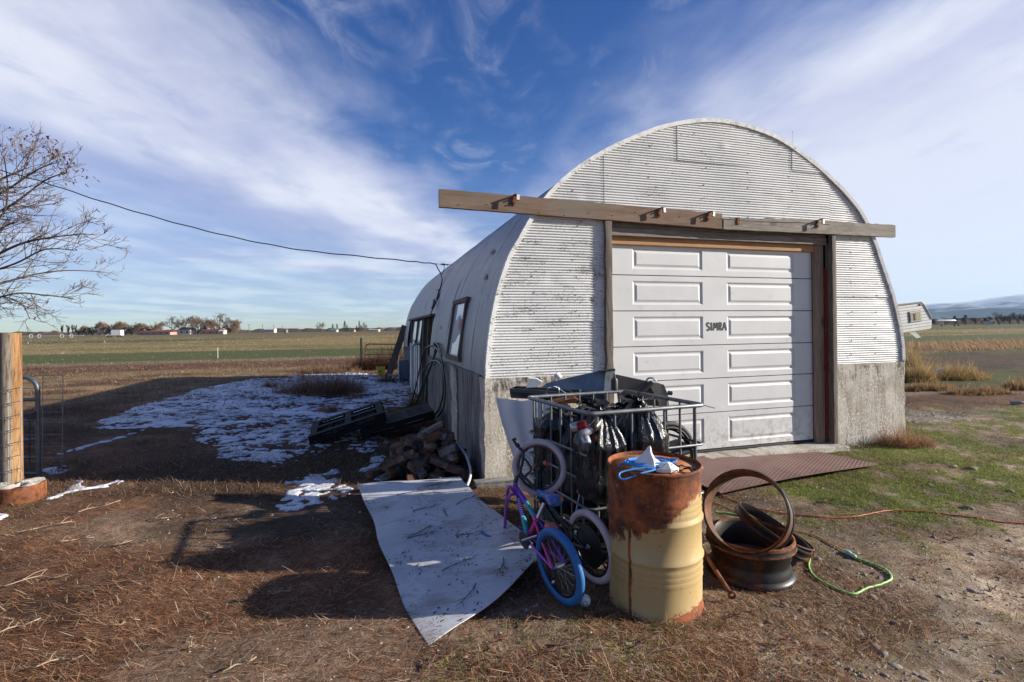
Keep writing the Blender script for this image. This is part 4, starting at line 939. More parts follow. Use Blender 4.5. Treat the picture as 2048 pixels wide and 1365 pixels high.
# ---- dirty white sheet
def build_sheet():
    TL, TR, Rr, B = g(712, 970, .11), g(922, 953, .17), g(1085, 1108, .13), g(850, 1292, .012)
    o = thing('plastic_sheet', 'large dirty white sheet lying tilted on the ground, strewn with twigs', 'sheet', on((TL.x+Rr.x)/2, (TL.y+B.y)/2)); nu, nv = 30, 44
    def S(u, v):
        p = (TL*(1-u)+TR*u)*(1-v)+(B*(1-u)+Rr*u)*v
        p = p+Vector((.05*math.sin(v*math.pi)*(u*.9), 0, 0))*(-1)*0
        z = .012*math.sin(v*5.2+u*2)*math.sin(v*math.pi)+.006*math.sin(u*6+v*3)*math.sin(u*math.pi)+.007*math.sin(v*13+u*4)*(.2+.8*abs(2*u-1))
        e = .010*math.sin(v*19+1)+.016*math.sin(v*7); q = p+Vector((e*(1-2*u)*(abs(2*u-1)), .012*math.sin(u*9)*abs(2*v-1), z))
        bow = .055*math.sin(u*math.pi)*max(0, v-.6)/.4; q = q+Vector((.4, -.6, 0)).normalized()*bow
        cv = .06*math.sin(min(1, v*1.6)*math.pi)*max(0, u-.5)*2; q = q-Vector((1, .1, 0))*cv*.5; return q
    top = [[S(i/nu, j/nv) for i in range(nu+1)] for j in range(nv+1)]
    m = MB(); m.grid(top, True); bot = [[p-Vector((0, 0, .006)) for p in r_] for r_ in top]; m.grid(bot)
    m.grid([top[0], bot[0]], True); m.grid([bot[-1], top[-1]], True); m.grid([[r_[0] for r_ in bot], [r_[0] for r_ in top]], True); m.grid([[r_[-1] for r_ in top], [r_[-1] for r_ in bot]], True)
    W(m, 'sheet', M['sheet'], o, 50)
    r = random.Random(17)
    def twig(u, v, a, l, name='twig', th=.004):
        base = S(u, v); d = Vector((math.cos(a), math.sin(a), 0)); t = thing(name, 'thin dark twig lying on the dirty white sheet', 'twig', base+Vector((0, 0, .004)), 0, 'twigs on the white sheet'); m = MB()
        def put(p, z=.008):                    # drop onto the sheet surface
            best = min(((S(i/12, j/18)-p).xy.length, S(i/12, j/18).z) for i in range(13) for j in range(19)); return Vector((p.x, p.y, best[1]+z))
        P = [put(base+d*l*f+Vector((-d.y, d.x, 0))*.05*l*math.sin(f*5), .006+.012*(f > .6)) for f in (0, .3, .6, 1)]; m.tube(P, [th, th*.8, th*.6, th*.3], 5)
        for f, s_ in ((.35, 1), (.6, -1), (.75, 1)):
            q = base+d*l*f; dd = Vector((math.cos(a+s_*.6), math.sin(a+s_*.6), 0)); m.tube([put(q), put(q+dd*l*.3, .018)], [th*.6, th*.25], 4)
        W(m, 'stem', M['bark'], t)
    for u, v, a, l in ((.42, .50, -2.2, .30), (.55, .62, .1, .22), (.30, .18, .35, .42), (.62, .10, .3, .30), (.45, .90, -1.9, .28), (.30, .78, .6, .28), (.75, .38, .8, .30), (.35, .36, .5, .26), (.6, .46, 1.9, .2), (.2, .55, .4, .25), (.72, .88, -1.7, .24)): twig(u, v, a, l)
    # leaf crumbs and soil specks
    n = 900; us = nr.random(n); vs_ = nr.random(n); cl = fbm(us*5, vs_*8, 91, 3); k = cl > .5; us, vs_ = us[k], vs_[k]; P = np.array([tuple(S(a, b)) for a, b in zip(us, vs_)]); n = len(us)
    tag(blades('leaf_crumbs', P[:, 0], P[:, 1], P[:, 2]+.004, nr.uniform(.006, .028, n), nr.uniform(.004, .012, n), nr.normal(.5, .9, n), nr.uniform(-.05, .3, n), pick([(.05, .035, .026), (.10, .07, .045), (.03, .022, .018)], n)), 'dark leaf crumbs speckling the white sheet', 'leaf litter', kind='stuff')
build_sheet()
# ---- heap of rough blocks
def build_blocks():
    r = random.Random(44); meshes = []
    for i in range(7):
        m = MB(); L, Wd, Hh = r.uniform(.16, .24), r.uniform(.085, .11), r.uniform(.06, .085); m.box((0, 0, 0), (L, Wd, Hh), None, .007)
        m.v = [(x+(.02*r.random() if x > 0 else 0)*(1 if z > 0 else -.6)+r.uniform(-.004, .004), y+r.uniform(-.005, .005), z+r.uniform(-.004, .004)) for x, y, z in m.v]; meshes.append(m.mesh('block', M['block'], 20))
    cx, cy = -1.07, 6.0; n = 0
    for lay in range(7):
        z = .045+lay*.068; rx = .66-.062*lay; ry = .40-.045*lay; k = int(17-2*lay)
        for i in range(k):
            a = 2*math.pi*i/k+r.uniform(-.3, .3)+lay; rr = r.uniform(.55, 1.0) if i % 3 else r.uniform(0, .5)
            o = link('rough_block', meshes[n % 7]); n += 1; x, y = cx+rx*rr*math.cos(a)+.05*lay*.3, cy+ry*rr*math.sin(a)
            o.location = (x, y, z+r.uniform(-.02, .02)); o.rotation_euler = (r.uniform(-.45, .45), r.uniform(-.5, .5), r.uniform(0, 3.14)); o.scale = (1, 1, 1)
            tag(o, 'rough brown block in the heap behind the white sheet', 'block', 'blocks heaped beside the shed wall')
    p = thing('timber_offcut', 'mossy timber offcut lying aslant on top of the block heap', 'timber', (-.98, 5.98, .5)); m = MB(); m.box((-.98, 5.98, .53), (.30, .075, .055), (.1, -.45, .35), .006); W(m, 'offcut', M['wood_grey_x'], p)
    P = spline([at(847, 868, 6.35), at(872, 872, 6.3), at(905, 881, 6.15), at(928, 905, 5.95), at(940, 935, 5.75), at(940, 955, 5.55), g(932, 977, .01)], 8)
    h = thing('white_hose', 'stiff white pipe arching from the block heap down to the ground', 'pipe', g(932, 977)); m = MB(); m.tube(P, .0155, 10); W(m, 'pipe', M['pipe'], h, 60)
build_blocks()
# ---- black plastic pallets
def pallet(label, o_, e1, e2, flip):
    e1 = Vector(e1); e2 = Vector(e2); X = e1.normalized(); Z = X.cross(e2).normalized(); Y = Z.cross(X); L, Wd = 1.16, .98; T = .135
    p = thing('plastic_pallet', label, 'pallet', o_, 0, 'black plastic pallets by the shed'); Mx = Matrix((X, Y, Z)).transposed()
    def bx(x0, x1, y0, y1, z0, z1, nm): m = MB(); m.box(Mx @ Vector(((x0+x1)/2, (y0+y1)/2, (z0+z1)/2)), (x1-x0, y1-y0, z1-z0), Mx, .004); return m.build(nm, M['pallet'], p)
    # moulded deck: one plate pierced by slots
    xs = np.linspace(0, L, 30); ys = np.linspace(0, Wd, 25); zt = (T-.03, T) if not flip else (0, .03)
    def hole(i, j):
        if i < 2 or i > 26 or j < 2 or j > 21: return False
        if i in (8, 9, 19, 20): return j % 3 == 1 and 3 < j < 21
        return j in (5, 10, 14, 18) and (i % 9) not in (0, 1, 8)
    m = MB(); solid = [[not hole(i, j) for j in range(24)] for i in range(29)]
    def V3(i, j, z): return Mx @ Vector((xs[i], ys[j], z))
    for i in range(29):
        for j in range(24):
            if not solid[i][j]: continue
            m.add([V3(i, j, zt[1]), V3(i+1, j, zt[1]), V3(i+1, j+1, zt[1]), V3(i, j+1, zt[1])], [(0, 1, 2, 3)]); m.add([V3(i, j, zt[0]), V3(i+1, j, zt[0]), V3(i+1, j+1, zt[0]), V3(i, j+1, zt[0])], [(3, 2, 1, 0)])
            for di, dj, a, b in ((-1, 0, (i, j), (i, j+1)), (1, 0, (i+1, j), (i+1, j+1)), (0, -1, (i, j), (i+1, j)), (0, 1, (i, j+1), (i+1, j+1))):
                q, w_ = i+di, j+dj
                if not (0 <= q < 29 and 0 <= w_ < 24 and solid[q][w_]): m.add([V3(*a, zt[0]), V3(*b, zt[0]), V3(*b, zt[1]), V3(*a, zt[1])], [(0, 1, 2, 3)])
    m.build('deck', M['pallet'], p, 0)
    zf = (.02, T-.031) if not flip else (.031, T-.02); zr = (0, .02) if not flip else (T-.02, T)
    for x0 in (0, .50, 1.0):
        for y0 in (0, .41, .82): bx(x0+.002, x0+.158, y0+.002, y0+.158, *zf, 'foot')
    for y0 in (0, .41, .82): bx(.004, L-.004, y0+.012, y0+.148, *zr, 'runner')
    if flip:
        for x0 in (0, .52, 1.02): bx(x0+.02, x0+.12, .15, Wd-.15, zr[0]+.002, zr[1]-.002, 'cross_runner')
        for x0 in np.arange(.20, 1.0, .10): bx(x0, x0+.012, .02, Wd-.02, .031, .062, 'rib')
    e = (T-.075, T-.031) if not flip else (.031, .075)
    for a in ((.003, L-.003, .003, .016), (.003, L-.003, Wd-.016, Wd-.003), (.003, .016, .017, Wd-.017), (L-.016, L-.003, .017, Wd-.017)): bx(*a, *e, 'skirt')
pallet('black plastic pallet tilted deck up against the shed wall clutter', (-2.32, 7.66, .04), (.71, .2, .17), (-.10, 1.0, .03), False)
pallet('black plastic pallet upside down with its runners showing on the snow', (-3.02, 7.43, .015), (.87, .26, .25), (-.16, 1.0, .10), True)
# ---- hose, jug, bucket, boxes along the side
def sidept(px, py, off):                         # where a sight line meets a plane parallel to the side wall
    a, b = px_ray(px, py); Y = (UX*C0.x+UY*C0.y+off)/(UX*a+UY); return Vector((a*Y, Y, CAM_H+b*Y))
def build_side():
    h = thing('garden_hose', 'dark green garden hose hung in loops on the side wall', 'hose', sidept(868, 692, -.08)*1.0)
    loops = [[(868, 690, -.06), (850, 699, -.12), (840, 735, -.2), (830, 780, -.3), (820, 812, -.36)], [(872, 692, -.05), (864, 725, -.1), (845, 770, -.2), (826, 822, -.33), (820, 840, -.35)], [(866, 690, -.07), (880, 708, -.08), (887, 740, -.1), (890, 780, -.12), (887, 815, -.14), (874, 836, -.16)],
             [(845, 745, -.18), (858, 727, -.12), (872, 722, -.1), (884, 735, -.1), (886, 770, -.12), (884, 800, -.14), (872, 828, -.2), (850, 842, -.28)], [(862, 693, -.05), (870, 686, -.05), (878, 695, -.06), (884, 712, -.07)], [(874, 700, -.06), (852, 760, -.16), (832, 812, -.3), (826, 836, -.33)]]
    for L_ in loops: m = MB(); m.tube(spline([sidept(*q) for q in L_], 8), .0155, 8); W(m, 'hose_loop', M['hose'], h, 60)
    m = MB(); q = sidept(870, 690, -.04); m.box(q, (.10, .22, .10), (0, .3, SHED_RZ), .02); W(m, 'hose_bracket', M['hose'], h)
    r = random.Random(6); j = thing('plastic_jug', 'crumpled translucent plastic jug on the snow behind the pallets', 'jug', on(-2.02, 8.95)); m = MB(); b = j.location; rows = []
    for z, w_ in ((0, .10), (.02, .12), (.12, .125), (.19, .10), (.235, .05), (.25, .03), (.275, .03), (.28, .004)): rows.append([(w_*math.cos(a)*(1+.10*math.sin(a*3+z*20)), w_*.8*math.sin(a)*(1+.10*math.cos(a*2+z*9)), z) for a in np.linspace(0, 2*math.pi, 17)])
    m.grid(rows); m.build('body', M['white_plastic'], j, 50); j.rotation_euler = (.1, .25, .4)
    b = thing('yellow_bucket', 'yellow plastic bucket standing on the snow near the far gate', 'bucket', on(-4.9, 18.6)); m = MB(); m.lathe([(.0, .002), (.13, .002), (.155, .36), (.165, .36), (.165, .345)], 28); m.lathe([(.150, .355), (.13, .02)], 28); m.build('shell', M['yellow'], b, 40)
    m = MB(); m.lathe([(.157, .32), (.166, .325), (.157, .33)], 28); m.build('band', M['yellow'], b); m = MB(); m.tube([(.16*math.cos(t), -.05-.06*math.sin(t), .33-.10*math.sin(t)) for t in np.linspace(0, math.pi, 10)], .004, 5); m.build('handle', M['steel'], b)
    m = MB(); m.add([(-.05, -.1475, .17), (.05, -.1475, .17), (.05, -.151, .22), (-.05, -.151, .22)], [(0, 1, 2, 3)]); m.build('label_patch', M['dark_metal'], b, 0)
    c = thing('utility_cabinet', 'grey metal cabinet standing against the far end of the shed side', 'cabinet', on(-3.72, 17.1), SHED_RZ); m = MB(); m.box((0, 0, .34), (.30, .24, .68), None, .012); m.build('body', M['grey_box'], c); MB().box((0, -.128, .34), (.26, .012, .60), None, .004).build('door', M['grey_box'], c); MB().box((-.17, -.02, .34), (.03, .26, .66), None, .004).build('side_flange', M['white_paint'], c)
    c = thing('white_block', 'small white hollow block beside the grey cabinet', 'block', on(-4.1, 17.0)); m = MB()
    for q, s_ in (((-.11, 0, .1), (.04, .16, .2)), ((.11, 0, .1), (.04, .16, .2)), ((0, 0, .18), (.18, .156, .04)), ((0, 0, .02), (.18, .156, .04))): m.box(q, s_)
    m.build('block', M['foam'], c)
    q = thing('leaning_plank', 'long weathered plank leaning on the far corner of the shed', 'plank', on(-4.42, 17.7)); a_, b_ = Vector((-4.42, 17.7, .0)), at(810, 652, 17.35); m = MB(); d = (b_-a_).normalized(); n_ = Vector((0, 1, 0)); n_ = (n_-d*n_.dot(d)).normalized(); m.box((a_+b_)/2, ((b_-a_).length, .05, .22), Matrix((d, n_, d.cross(n_))).transposed(), .006); W(m, 'plank', M['wood_grey'], q)
    # far tube gate and its posts
    f = thing('farm_gate', 'dark rusty tube gate standing across the yard behind the shed', 'gate', on(-6.2, 21.6)); z0 = .12
    P = [at(731, 735, 21.6), at(731, 694, 21.6), at(733, 690, 21.6), at(738, 688.5, 21.6), at(790, 689, 21.6), at(795, 691, 21.6), at(797, 696, 21.6), at(797, 735, 21.6)]
    m = MB(); m.tube(P, .028, 8); W(m, 'frame', M['rust'], f)
    for yy in (700, 709, 718, 727): m = MB(); m.tube([at(731, yy, 21.6), at(797, yy, 21.6)], .017, 6); W(m, 'rail', M['rust'], f)
    f = thing('gate_post', 'slim dark metal post beside the far tube gate', 'post', on(-6.5, 21.6)); a_ = at(722.5, 676, 21.6); m = MB(); m.tube([(a_.x, a_.y, -.05), (a_.x, a_.y, a_.z)], .05, 8); W(m, 'post', M['dark_metal'], f)
build_side()
# ---------------------------------------------------------------- tote cage and what is piled in it
TB = Vector((.535, 3.56, 0)); E2 = Vector((.9400, .3412, 0)); E1 = Vector((-.405, .914, 0)).normalized(); TW, TD, TH = 1.025, 1.0, 1.105
def tp(u, v, z): return TB+E2*u+E1*v+Vector((0, 0, z))
def build_tote():
    T = thing('tote_cage', 'galvanised tube cage of a liquid tote, heaped with junk', 'cage', TB)
    def loop(z, r, c=.05):
        P = []
        for cu, cv, a0 in ((c, c, math.pi), (TW-c, c, 1.5*math.pi), (TW-c, TD-c, 0), (c, TD-c, .5*math.pi)):
            for k in range(5): a = a0+k*math.pi/8; P.append(tp(cu+c*math.cos(a), cv+c*math.sin(a), z))
        m = MB(); m.tube(P, r, 8, True); W(m, 'rail', M['galv'], T, 60)
    loop(TH, .0165)
    for z in (.80, .61, .42, .24): loop(z, .0105)
    k = .012
    for u in np.linspace(.08, TW-.08, 7): 
        for v, s_ in ((0, -1), (TD, 1)): m = MB(); m.tube([tp(u, v-s_*k, .10), tp(u, v-s_*k, TH)], .0095, 7); W(m, 'bar', M['galv'], T, 60)
    for v in np.linspace(.10, TD-.10, 6):
        for u, s_ in ((0, -1), (TW, 1)): m = MB(); m.tube([tp(u-s_*k, v, .10), tp(u-s_*k, v, TH)], .0095, 7); W(m, 'bar', M['galv'], T, 60)
    m = MB(); m.box(tp(TW/2, TD/2, .06), (TW, TD, .10), Matrix((E2, E1, Vector((0, 0, 1)))).transposed(), .02); W(m, 'base', M['black'], T)
    # two bin bags
    def bag(label, c, rx, ry, h, seed, lean=(0, 0), full=False):
        o = thing('bin_bag', label, 'bin bag', c); r = random.Random(seed); from mathutils import noise as mn
        nu, nv = 96, 60; rows = []; knee = .85 if full else .62
        for j in range(nv+1):
            f = j/nv; z = h*f; prof = math.sin(min(1, f*3.2)*math.pi/2)**.6*(1 if f < knee else max(.10, 1-((f-knee)/(1-knee))**1.4*.92)) if f < .97 else .16
            row = []
            for i in range(nu+1):
                a = 2*math.pi*i/nu; n1 = mn.noise(Vector((math.cos(a)*1.7, math.sin(a)*1.7, f*2.2+seed)))
                n2 = mn.ridged_multi_fractal(Vector((math.cos(a)*3.4+seed, math.sin(a)*3.4, f*1.3)), 1.0, 2.1, 4, .9, 2.0)
                n3 = math.sin(a*17+2.5*mn.noise(Vector((math.cos(a)*2, math.sin(a)*2, f*4+9))))*f**2
                k = prof*(1+.16*n1+.060*(n2-1.1)+.10*n3*(f > .45)); row.append(Vector((c[0]+lean[0]*f+rx*k*math.cos(a), c[1]+lean[1]*f+ry*k*math.sin(a), c[2]+z+.02*n1)))
            row[-1] = row[0]; rows.append(row)
        m = MB(); m.grid(rows); W(m, 'bag_skin', M['bag'], o, 60)
        m = MB()
        for q in range(7):
            a = q*.9; e = Vector((c[0]+lean[0], c[1]+lean[1], c[2]+h*.97)); m.add([e+Vector((.03*math.cos(a), .03*math.sin(a), 0)), e+Vector((.03*math.cos(a+.8), .03*math.sin(a+.8), 0)), e+Vector((.16*math.cos(a+.5), .13*math.sin(a+.5), .06*math.sin(q*2.1)+.01)), e+Vector((.13*math.cos(a-.1), .12*math.sin(a-.1), .03))], [(0, 1, 2, 3)])
        W(m, 'bag_neck', M['bag'], o, 60); return o
    c = tp(.55, .14, .40); bag('full black bin bag bulging above the front rail of the cage', tuple(c), .215, .23, .78, 3, (-.03, .0))
    c = tp(.15, .13, .36); bag('torn black bin bag slumped at the near corner of the cage', tuple(c), .185, .20, .78, 8, (.03, -.01))
    for q_, (u_, v_, lb) in enumerate(((.20, .74, 'black bin bag packed in the far left corner of the cage'), (.52, .76, 'black bin bag packed at the back of the cage'), (.84, .74, 'black bin bag packed in the far right corner of the cage'), (.34, .42, 'black bin bag packed between the two top bags'))): bag(lb, tuple(tp(u_, v_, .13)), .225, .235, .90+.03*(q_ % 2), 40+q_*3, (0, 0), True)
    c = tp(.72, .50, .12); bag('black bin bag deep in the middle of the cage', tuple(c), .34, .30, .88, 12)
    c = tp(.27, .52, .12); bag('black bin bag low at the back left of the cage', tuple(c), .25, .28, .90, 15)
    c = tp(.54, .36, .10); bag('black bin bag squashed under the others in the cage', tuple(c), .50, .36, .80, 19)
    c = tp(.80, .26, .12); bag('black bin bag filling the right side of the cage', tuple(c), .22, .22, .60, 23)
    c = tp(.40, .18, .10); bag('black bin bag pressed against the lower front bars', tuple(c), .30, .17, .62, 27)
    # drink cans spilling at the near corner
    cols = [('white and red drink can spilling from the torn bag', (.40, .40, .40), (.25, .02, .02)), ('silver drink can showing through the cage bars', (.5, .5, .52), (.3, .3, .32)), ('dark brown drink can at the top of the spill', (.08, .06, .05), (.2, .2, .2)), ('pale can with an orange band low in the spill', (.35, .35, .37), (.28, .08, .02)), ('blue and white can wedged beside the silver can', (.34, .35, .38), (.05, .12, .30))]
    mats = []
    for n_, (lb, a, b) in enumerate(cols):
        k = NM('can_%d' % n_, .3, .5); z = k.sep()[2]; k.col(k.mix(k.ramp(k.math('ADD', z, k.math('MULTIPLY', k.noise(14, 3, .5), .06)), .02, .03), a, b)); mats.append(k.m)
    for (lb, a, b), mt, (px, py), rot in zip(cols, mats, ((1157, 853), (1175, 862), (1192, 850), (1190, 878), (1170, 876)), ((.4, 1.3, .3), (1.2, .4, 1.9), (.2, 1.2, 1.2), (1.0, .9, .1), (.3, .8, 2.2))):
        p = at(px, py, 3.57 if px < 1180 else 3.60); o = thing('drink_can', lb, 'can', p); o.rotation_euler = rot; m = MB(); m.lathe([(0, -.058), (.024, -.058), (.030, -.050), (.033, -.045), (.0335, 0), (.032, .03), (.033, .046), (.026, .058), (.024, .056), (0, .055)], 18); m.build('can_shell', mt, o, 40)
    # panels and rubbish lying across the top
    def slab(name, label, cat, pts, Y, th, mat, part='panel', extra=None, ylist=None):
        P = [at(px, py, (ylist[i] if ylist else Y)) for i, (px, py) in enumerate(pts)]; c = sum(P, Vector())/len(P); o = thing(name, label, cat, c); n = len(P); m = MB(); b = Vector((0, th, 0))
        m.add(P+[p+b for p in P], [tuple(range(n)), tuple(range(n, 2*n))[::-1]]+[(i, n+i, n+(i+1) % n, (i+1) % n) for i in range(n)]); W(m, part, mat, o, 20); return o
    o = slab('metal_trim', 'long blue grey sheet metal panel lying across the cage top', 'metal panel', [(1072, 782), (1094, 767), (1120, 760), (1196, 743), (1214, 741), (1210, 790), (1150, 786)], 4.95, .02, M['blue_grey'], 'panel', None, (5.2, 5.22, 5.22, 5.15, 5.12, 5.08, 5.12))
    P = [at(*q, 5.075) for q in ((1212, 741), (1231, 739), (1222, 789), (1207, 790))]; m = MB(); m.add(P+[p+Vector((.01, .06, 0)) for p in P], [(3, 2, 1, 0), (4, 5, 6, 7), (0, 1, 5, 4), (1, 2, 6, 5), (2, 3, 7, 6), (3, 0, 4, 7)]); W(m, 'end_plate', M['pale_metal'], o, 20)
    P = [at(*q, 5.068) for q in ((1217, 747), (1221, 756), (1217, 765), (1213, 756))]; m = MB(); m.add(P, [(0, 1, 2, 3)]); W(m, 'diamond_label', M['curtain'], o, 0)
    P = [at(1196, 742.5, 5.065), at(1231, 738.5, 5.065), at(1230, 741.5, 5.065), at(1196, 745.5, 5.065)]; m = MB(); m.add(P+[p+Vector((0, .1, .0)) for p in P], [(3, 2, 1, 0), (0, 1, 5, 4), (1, 2, 6, 5), (3, 7, 6, 2)]); W(m, 'folded_lip', M['dark_trough'], o, 0)
    o = thing('gutter_trough', 'dark plastic trough lying along the left end of the cage top', 'trough', at(1110, 790, 4.75)); m = MB(); A, B_ = at(1027, 784, 5.15), at(1206, 797, 4.80); d = (B_-A).normalized(); q = d.cross(Vector((0, 0, 1))).normalized(); rows = []
    for f in np.linspace(0, 1, 10): rows.append([A+(B_-A)*f+q*x+Vector((0, 0, z+.004*math.sin(f*7))) for x, z in ((.085, .045), (.10, .045), (.105, .01), (.07, -.055), (-.05, -.06), (-.085, .0), (-.09, .05), (-.075, .05), (-.07, .0), (-.04, -.045), (.06, -.04), (.088, .01), (.085, .045))])
    m.grid(rows); W(m, 'channel', M['dark_trough'], o, 30); m = MB(); m.add(rows[0][1:7], [(0, 1, 2, 3, 4, 5)]); W(m, 'end_cap', M['dark_trough'], o, 0)
    m = MB(); m.box(A+(B_-A)*.70+Vector((0, 0, .055)), (.12, .06, .03), (0, 0, -.5), .004); W(m, 'clip', M['dark_trough'], o)
    o = slab('brown_panel', 'brown appliance panel propped at the back of the cage', 'appliance panel', [(1230, 749), (1300, 764), (1328, 770), (1336, 790), (1338, 815), (1238, 806)], 5.25, .05, M['brown_panel'])
    P = [(at(1296, 764, 5.2), at(1322, 768, 5.2), at(1336, 812, 5.15), at(1322, 814, 5.15))]; m = MB(); m.add(list(P[0])+[p+Vector((0, .12, 0)) for p in P[0]], [(3, 2, 1, 0), (4, 5, 6, 7), (0, 1, 5, 4), (1, 2, 6, 5), (2, 3, 7, 6), (3, 0, 4, 7)]); W(m, 'side_frame', M['brown_panel'], o, 20)
    m = MB(); m.tube([at(1279, 787, 5.1), at(1304, 766, 5.12)], .026, 8); W(m, 'strut', M['dark_metal'], o); m = MB(); m.tube(spline([at(1292, 763, 5.2), at(1297, 757, 5.2), at(1306, 757, 5.2), at(1313, 763, 5.2)], 5), .009, 6); W(m, 'handle', M['galv'], o, 60)
    m = MB(); m.tube([at(1336, 786, 5.12), at(1344, 787, 5.12)], .022, 8); W(m, 'knob', M['black'], o)
    slab('foam_piece', 'dirty white foam chunk behind the dark trough', 'foam', [(1053, 776), (1058, 757), (1074, 758), (1085, 765), (1072, 775)], 5.12, .10, M['foam'], 'chunk')
    o = thing('paper_roll', 'short white roll standing on the blue grey panel', 'roll', at(1117, 752, 5.02)); m = MB(); m.tube([at(1112, 748, 5.02), at(1120, 757, 5.02)], .030, 14); W(m, 'roll', M['foam'], o)
    slab('red_board', 'reddish brown board lying inside the cage under the rail', 'board', [(1108, 806), (1150, 797), (1158, 800), (1150, 806), (1112, 812)], 4.55, .22, M['rust'], 'board')
    o = thing('spray_can', 'small dark spray can standing behind the bag neck', 'can', at(1229, 780, 4.8)); b = o.location; m = MB(); m.lathe([(0, 0), (.034, 0), (.034, .09), (.026, .11), (.012, .115), (.010, .14), (.004, .165), (0, .165)], 16); m.build('can', M['dark_metal'], o, 40)
    # black wheel and case at the right end
    c = tp(TW-.17, .20, .70); o = thing('black_wheel', 'black spoked wheel with its tyre jammed at the right end of the cage', 'wheel', c); Mx = Matrix.Translation((0, 0, 0)) @ frame_from((.35, -.92, .10))
    m = MB()
    for rr, tr, zz in ((.235, .024, 0), (.205, .012, .02), (.222, .010, -.025), (.19, .009, -.01)): m.tube([Mx @ Vector((rr*math.cos(t), rr*math.sin(t), zz)) for t in np.linspace(0, 2*math.pi, 49)[:-1]], tr, 8, True)
    m.build('tyre', M['rubber'], o, 60); m = MB()
    for t in np.linspace(0, 2*math.pi, 9)[:-1]: m.tube([Mx @ Vector((.03*math.cos(t), .03*math.sin(t), 0)), Mx @ Vector((.19*math.cos(t), .19*math.sin(t), 0))], .008, 5)
    m.build('spokes', M['dark_metal'], o)
    c = tp(.83, .14, .66); o = thing('plastic_case', 'black plastic housing with a torn window behind the cage bars', 'housing', c); Mx = Euler((.12, -.18, .35)).to_matrix(); m = MB(); m.box((0, 0, 0), (.30, .22, .24), Mx, .03); m.build('shell', M['black'], o)
    m = MB(); P = [Mx @ Vector(q) for q in ((-.03, -.1115, .075), (.09, -.1115, .07), (.10, -.1115, .005), (.02, -.1115, .03), (.03, -.1115, .045))]; m.add(P, [(0, 4, 3, 2, 1)]); m.build('torn_window', M['curtain'], o, 0)
    m = MB(); P = [Mx @ Vector(q) for q in ((.152, -.09, -.10), (.152, .09, -.10), (.152, .09, .10), (.152, -.09, .10))]; m.add(P, [(0, 1, 2, 3)]); m.build('pale_side', M['brown_panel'], o, 0)
    # stiff wires sprouting from the pile
    r = random.Random(3); o = thing('loose_wires', 'thin pale wires springing out of the pile over the trough', 'wire', at(1110, 800, 4.5))
    for L_ in ([(1082, 818), (1085, 800), (1095, 778), (1103, 776)], [(1103, 776), (1117, 774), (1118, 796)], [(1092, 790), (1098, 777), (1112, 774), (1140, 792), (1180, 806)], [(1136, 779), (1160, 797)], [(1066, 791), (1080, 794), (1096, 787)], [(1166, 788), (1182, 806)], [(1150, 792), (1185, 798), (1200, 806)], [(1388, 806), (1430, 817)]):
        m = MB(); m.tube(spline([at(*q, 4.7+r.uniform(-.1, .1)) if q[0] < 1300 else at(*q, 4.3) for q in L_], 5), .0022 if L_[0][0] < 1300 else .004, 4); W(m, 'wire', M['wire'] if L_[0][0] < 1300 else M['cable'], o)
build_tote()
# ---- wavy white plastic sheet between cage and wall
def build_wavy():
    o = thing('corrugated_plastic', 'wavy white plastic sheet standing between the cage and the concrete', 'plastic sheet', (.08, 5.0, 0)); rows = []; nu, nv = 60, 24
    for j in range(nv+1):
        v = j/nv; row = []
        for i in range(nu+1):
            u = i/nu; xl = -.175+.30*(1-v)**1.6+.02*math.sin(v*3); xr = .42+.02*(1-v); x = xl+(xr-xl)*u; wv = math.sin(u*2*math.pi*2.6+.6); y = 5.10-.22*u+.020*wv*(.35+.65*v)+.05*(1-v)
            z = .10+.93*v-(.012*(wv > 0)*wv+.016*math.sin(u*5))*(v > .9)*(v-.9)/.1-.03*u*v; row.append(Vector((x, y-.04*(1-v)*0, z)))
        rows.append(row)
    m = MB(); m.grid(rows); m.grid([[p+Vector((0, .004, 0)) for p in r_] for r_ in rows], True); m.grid([rows[-1], [p+Vector((0, .004, 0)) for p in rows[-1]]]); m.grid([[r_[0] for r_ in rows], [r_[0]+Vector((0, .004, 0)) for r_ in rows]], True); W(m, 'sheet', M['white_plastic'], o, 60)
build_wavy()
# ---- children's bikes
def wheel(parent, c, ax, R0, tr, tyre, rim, nsp, spoke_m, hubm):
    Mx = Matrix.Translation(c) @ frame_from(ax); m = MB(); m.tube([Mx @ Vector(((R0-tr)*math.cos(t), (R0-tr)*math.sin(t), 0)) for t in np.linspace(0, 2*math.pi, 65)[:-1]], tr, 12, True); ty = W(m, 'wheel', tyre, parent, 60)
    m = MB(); rr = R0-2*tr; m.lathe([(rr+.006, -.012), (rr-.010, -.012), (rr-.014, 0), (rr-.010, .012), (rr+.006, .012)], 56, Mx); W(m, 'rim', rim, ty, 60)
    m = MB()
    for i in range(nsp):
        t = 2*math.pi*i/nsp; s_ = .022 if i % 2 else -.022; k = .55 if i % 4 < 2 else -.55; m.tube([Mx @ Vector((.016*math.cos(t+k), .016*math.sin(t+k), s_)), Mx @ Vector(((rr-.012)*math.cos(t), (rr-.012)*math.sin(t), 0))], .0013, 3)
    W(m, 'spokes', spoke_m, ty); m = MB(); m.tube([Mx @ Vector((0, 0, -.05)), Mx @ Vector((0, 0, -.03)), Mx @ Vector((0, 0, -.025)), Mx @ Vector((0, 0, .025)), Mx @ Vector((0, 0, .03)), Mx @ Vector((0, 0, .05))], [.006, .009, .020, .020, .009, .006], 10); W(m, 'hub', hubm, ty, 40); return ty, Mx
def T_(parent, name, pts, r, mat, n=9, sp=False): m = MB(); m.tube(spline(pts, 6) if sp else pts, r, n); return W(m, name, mat, parent, 60)
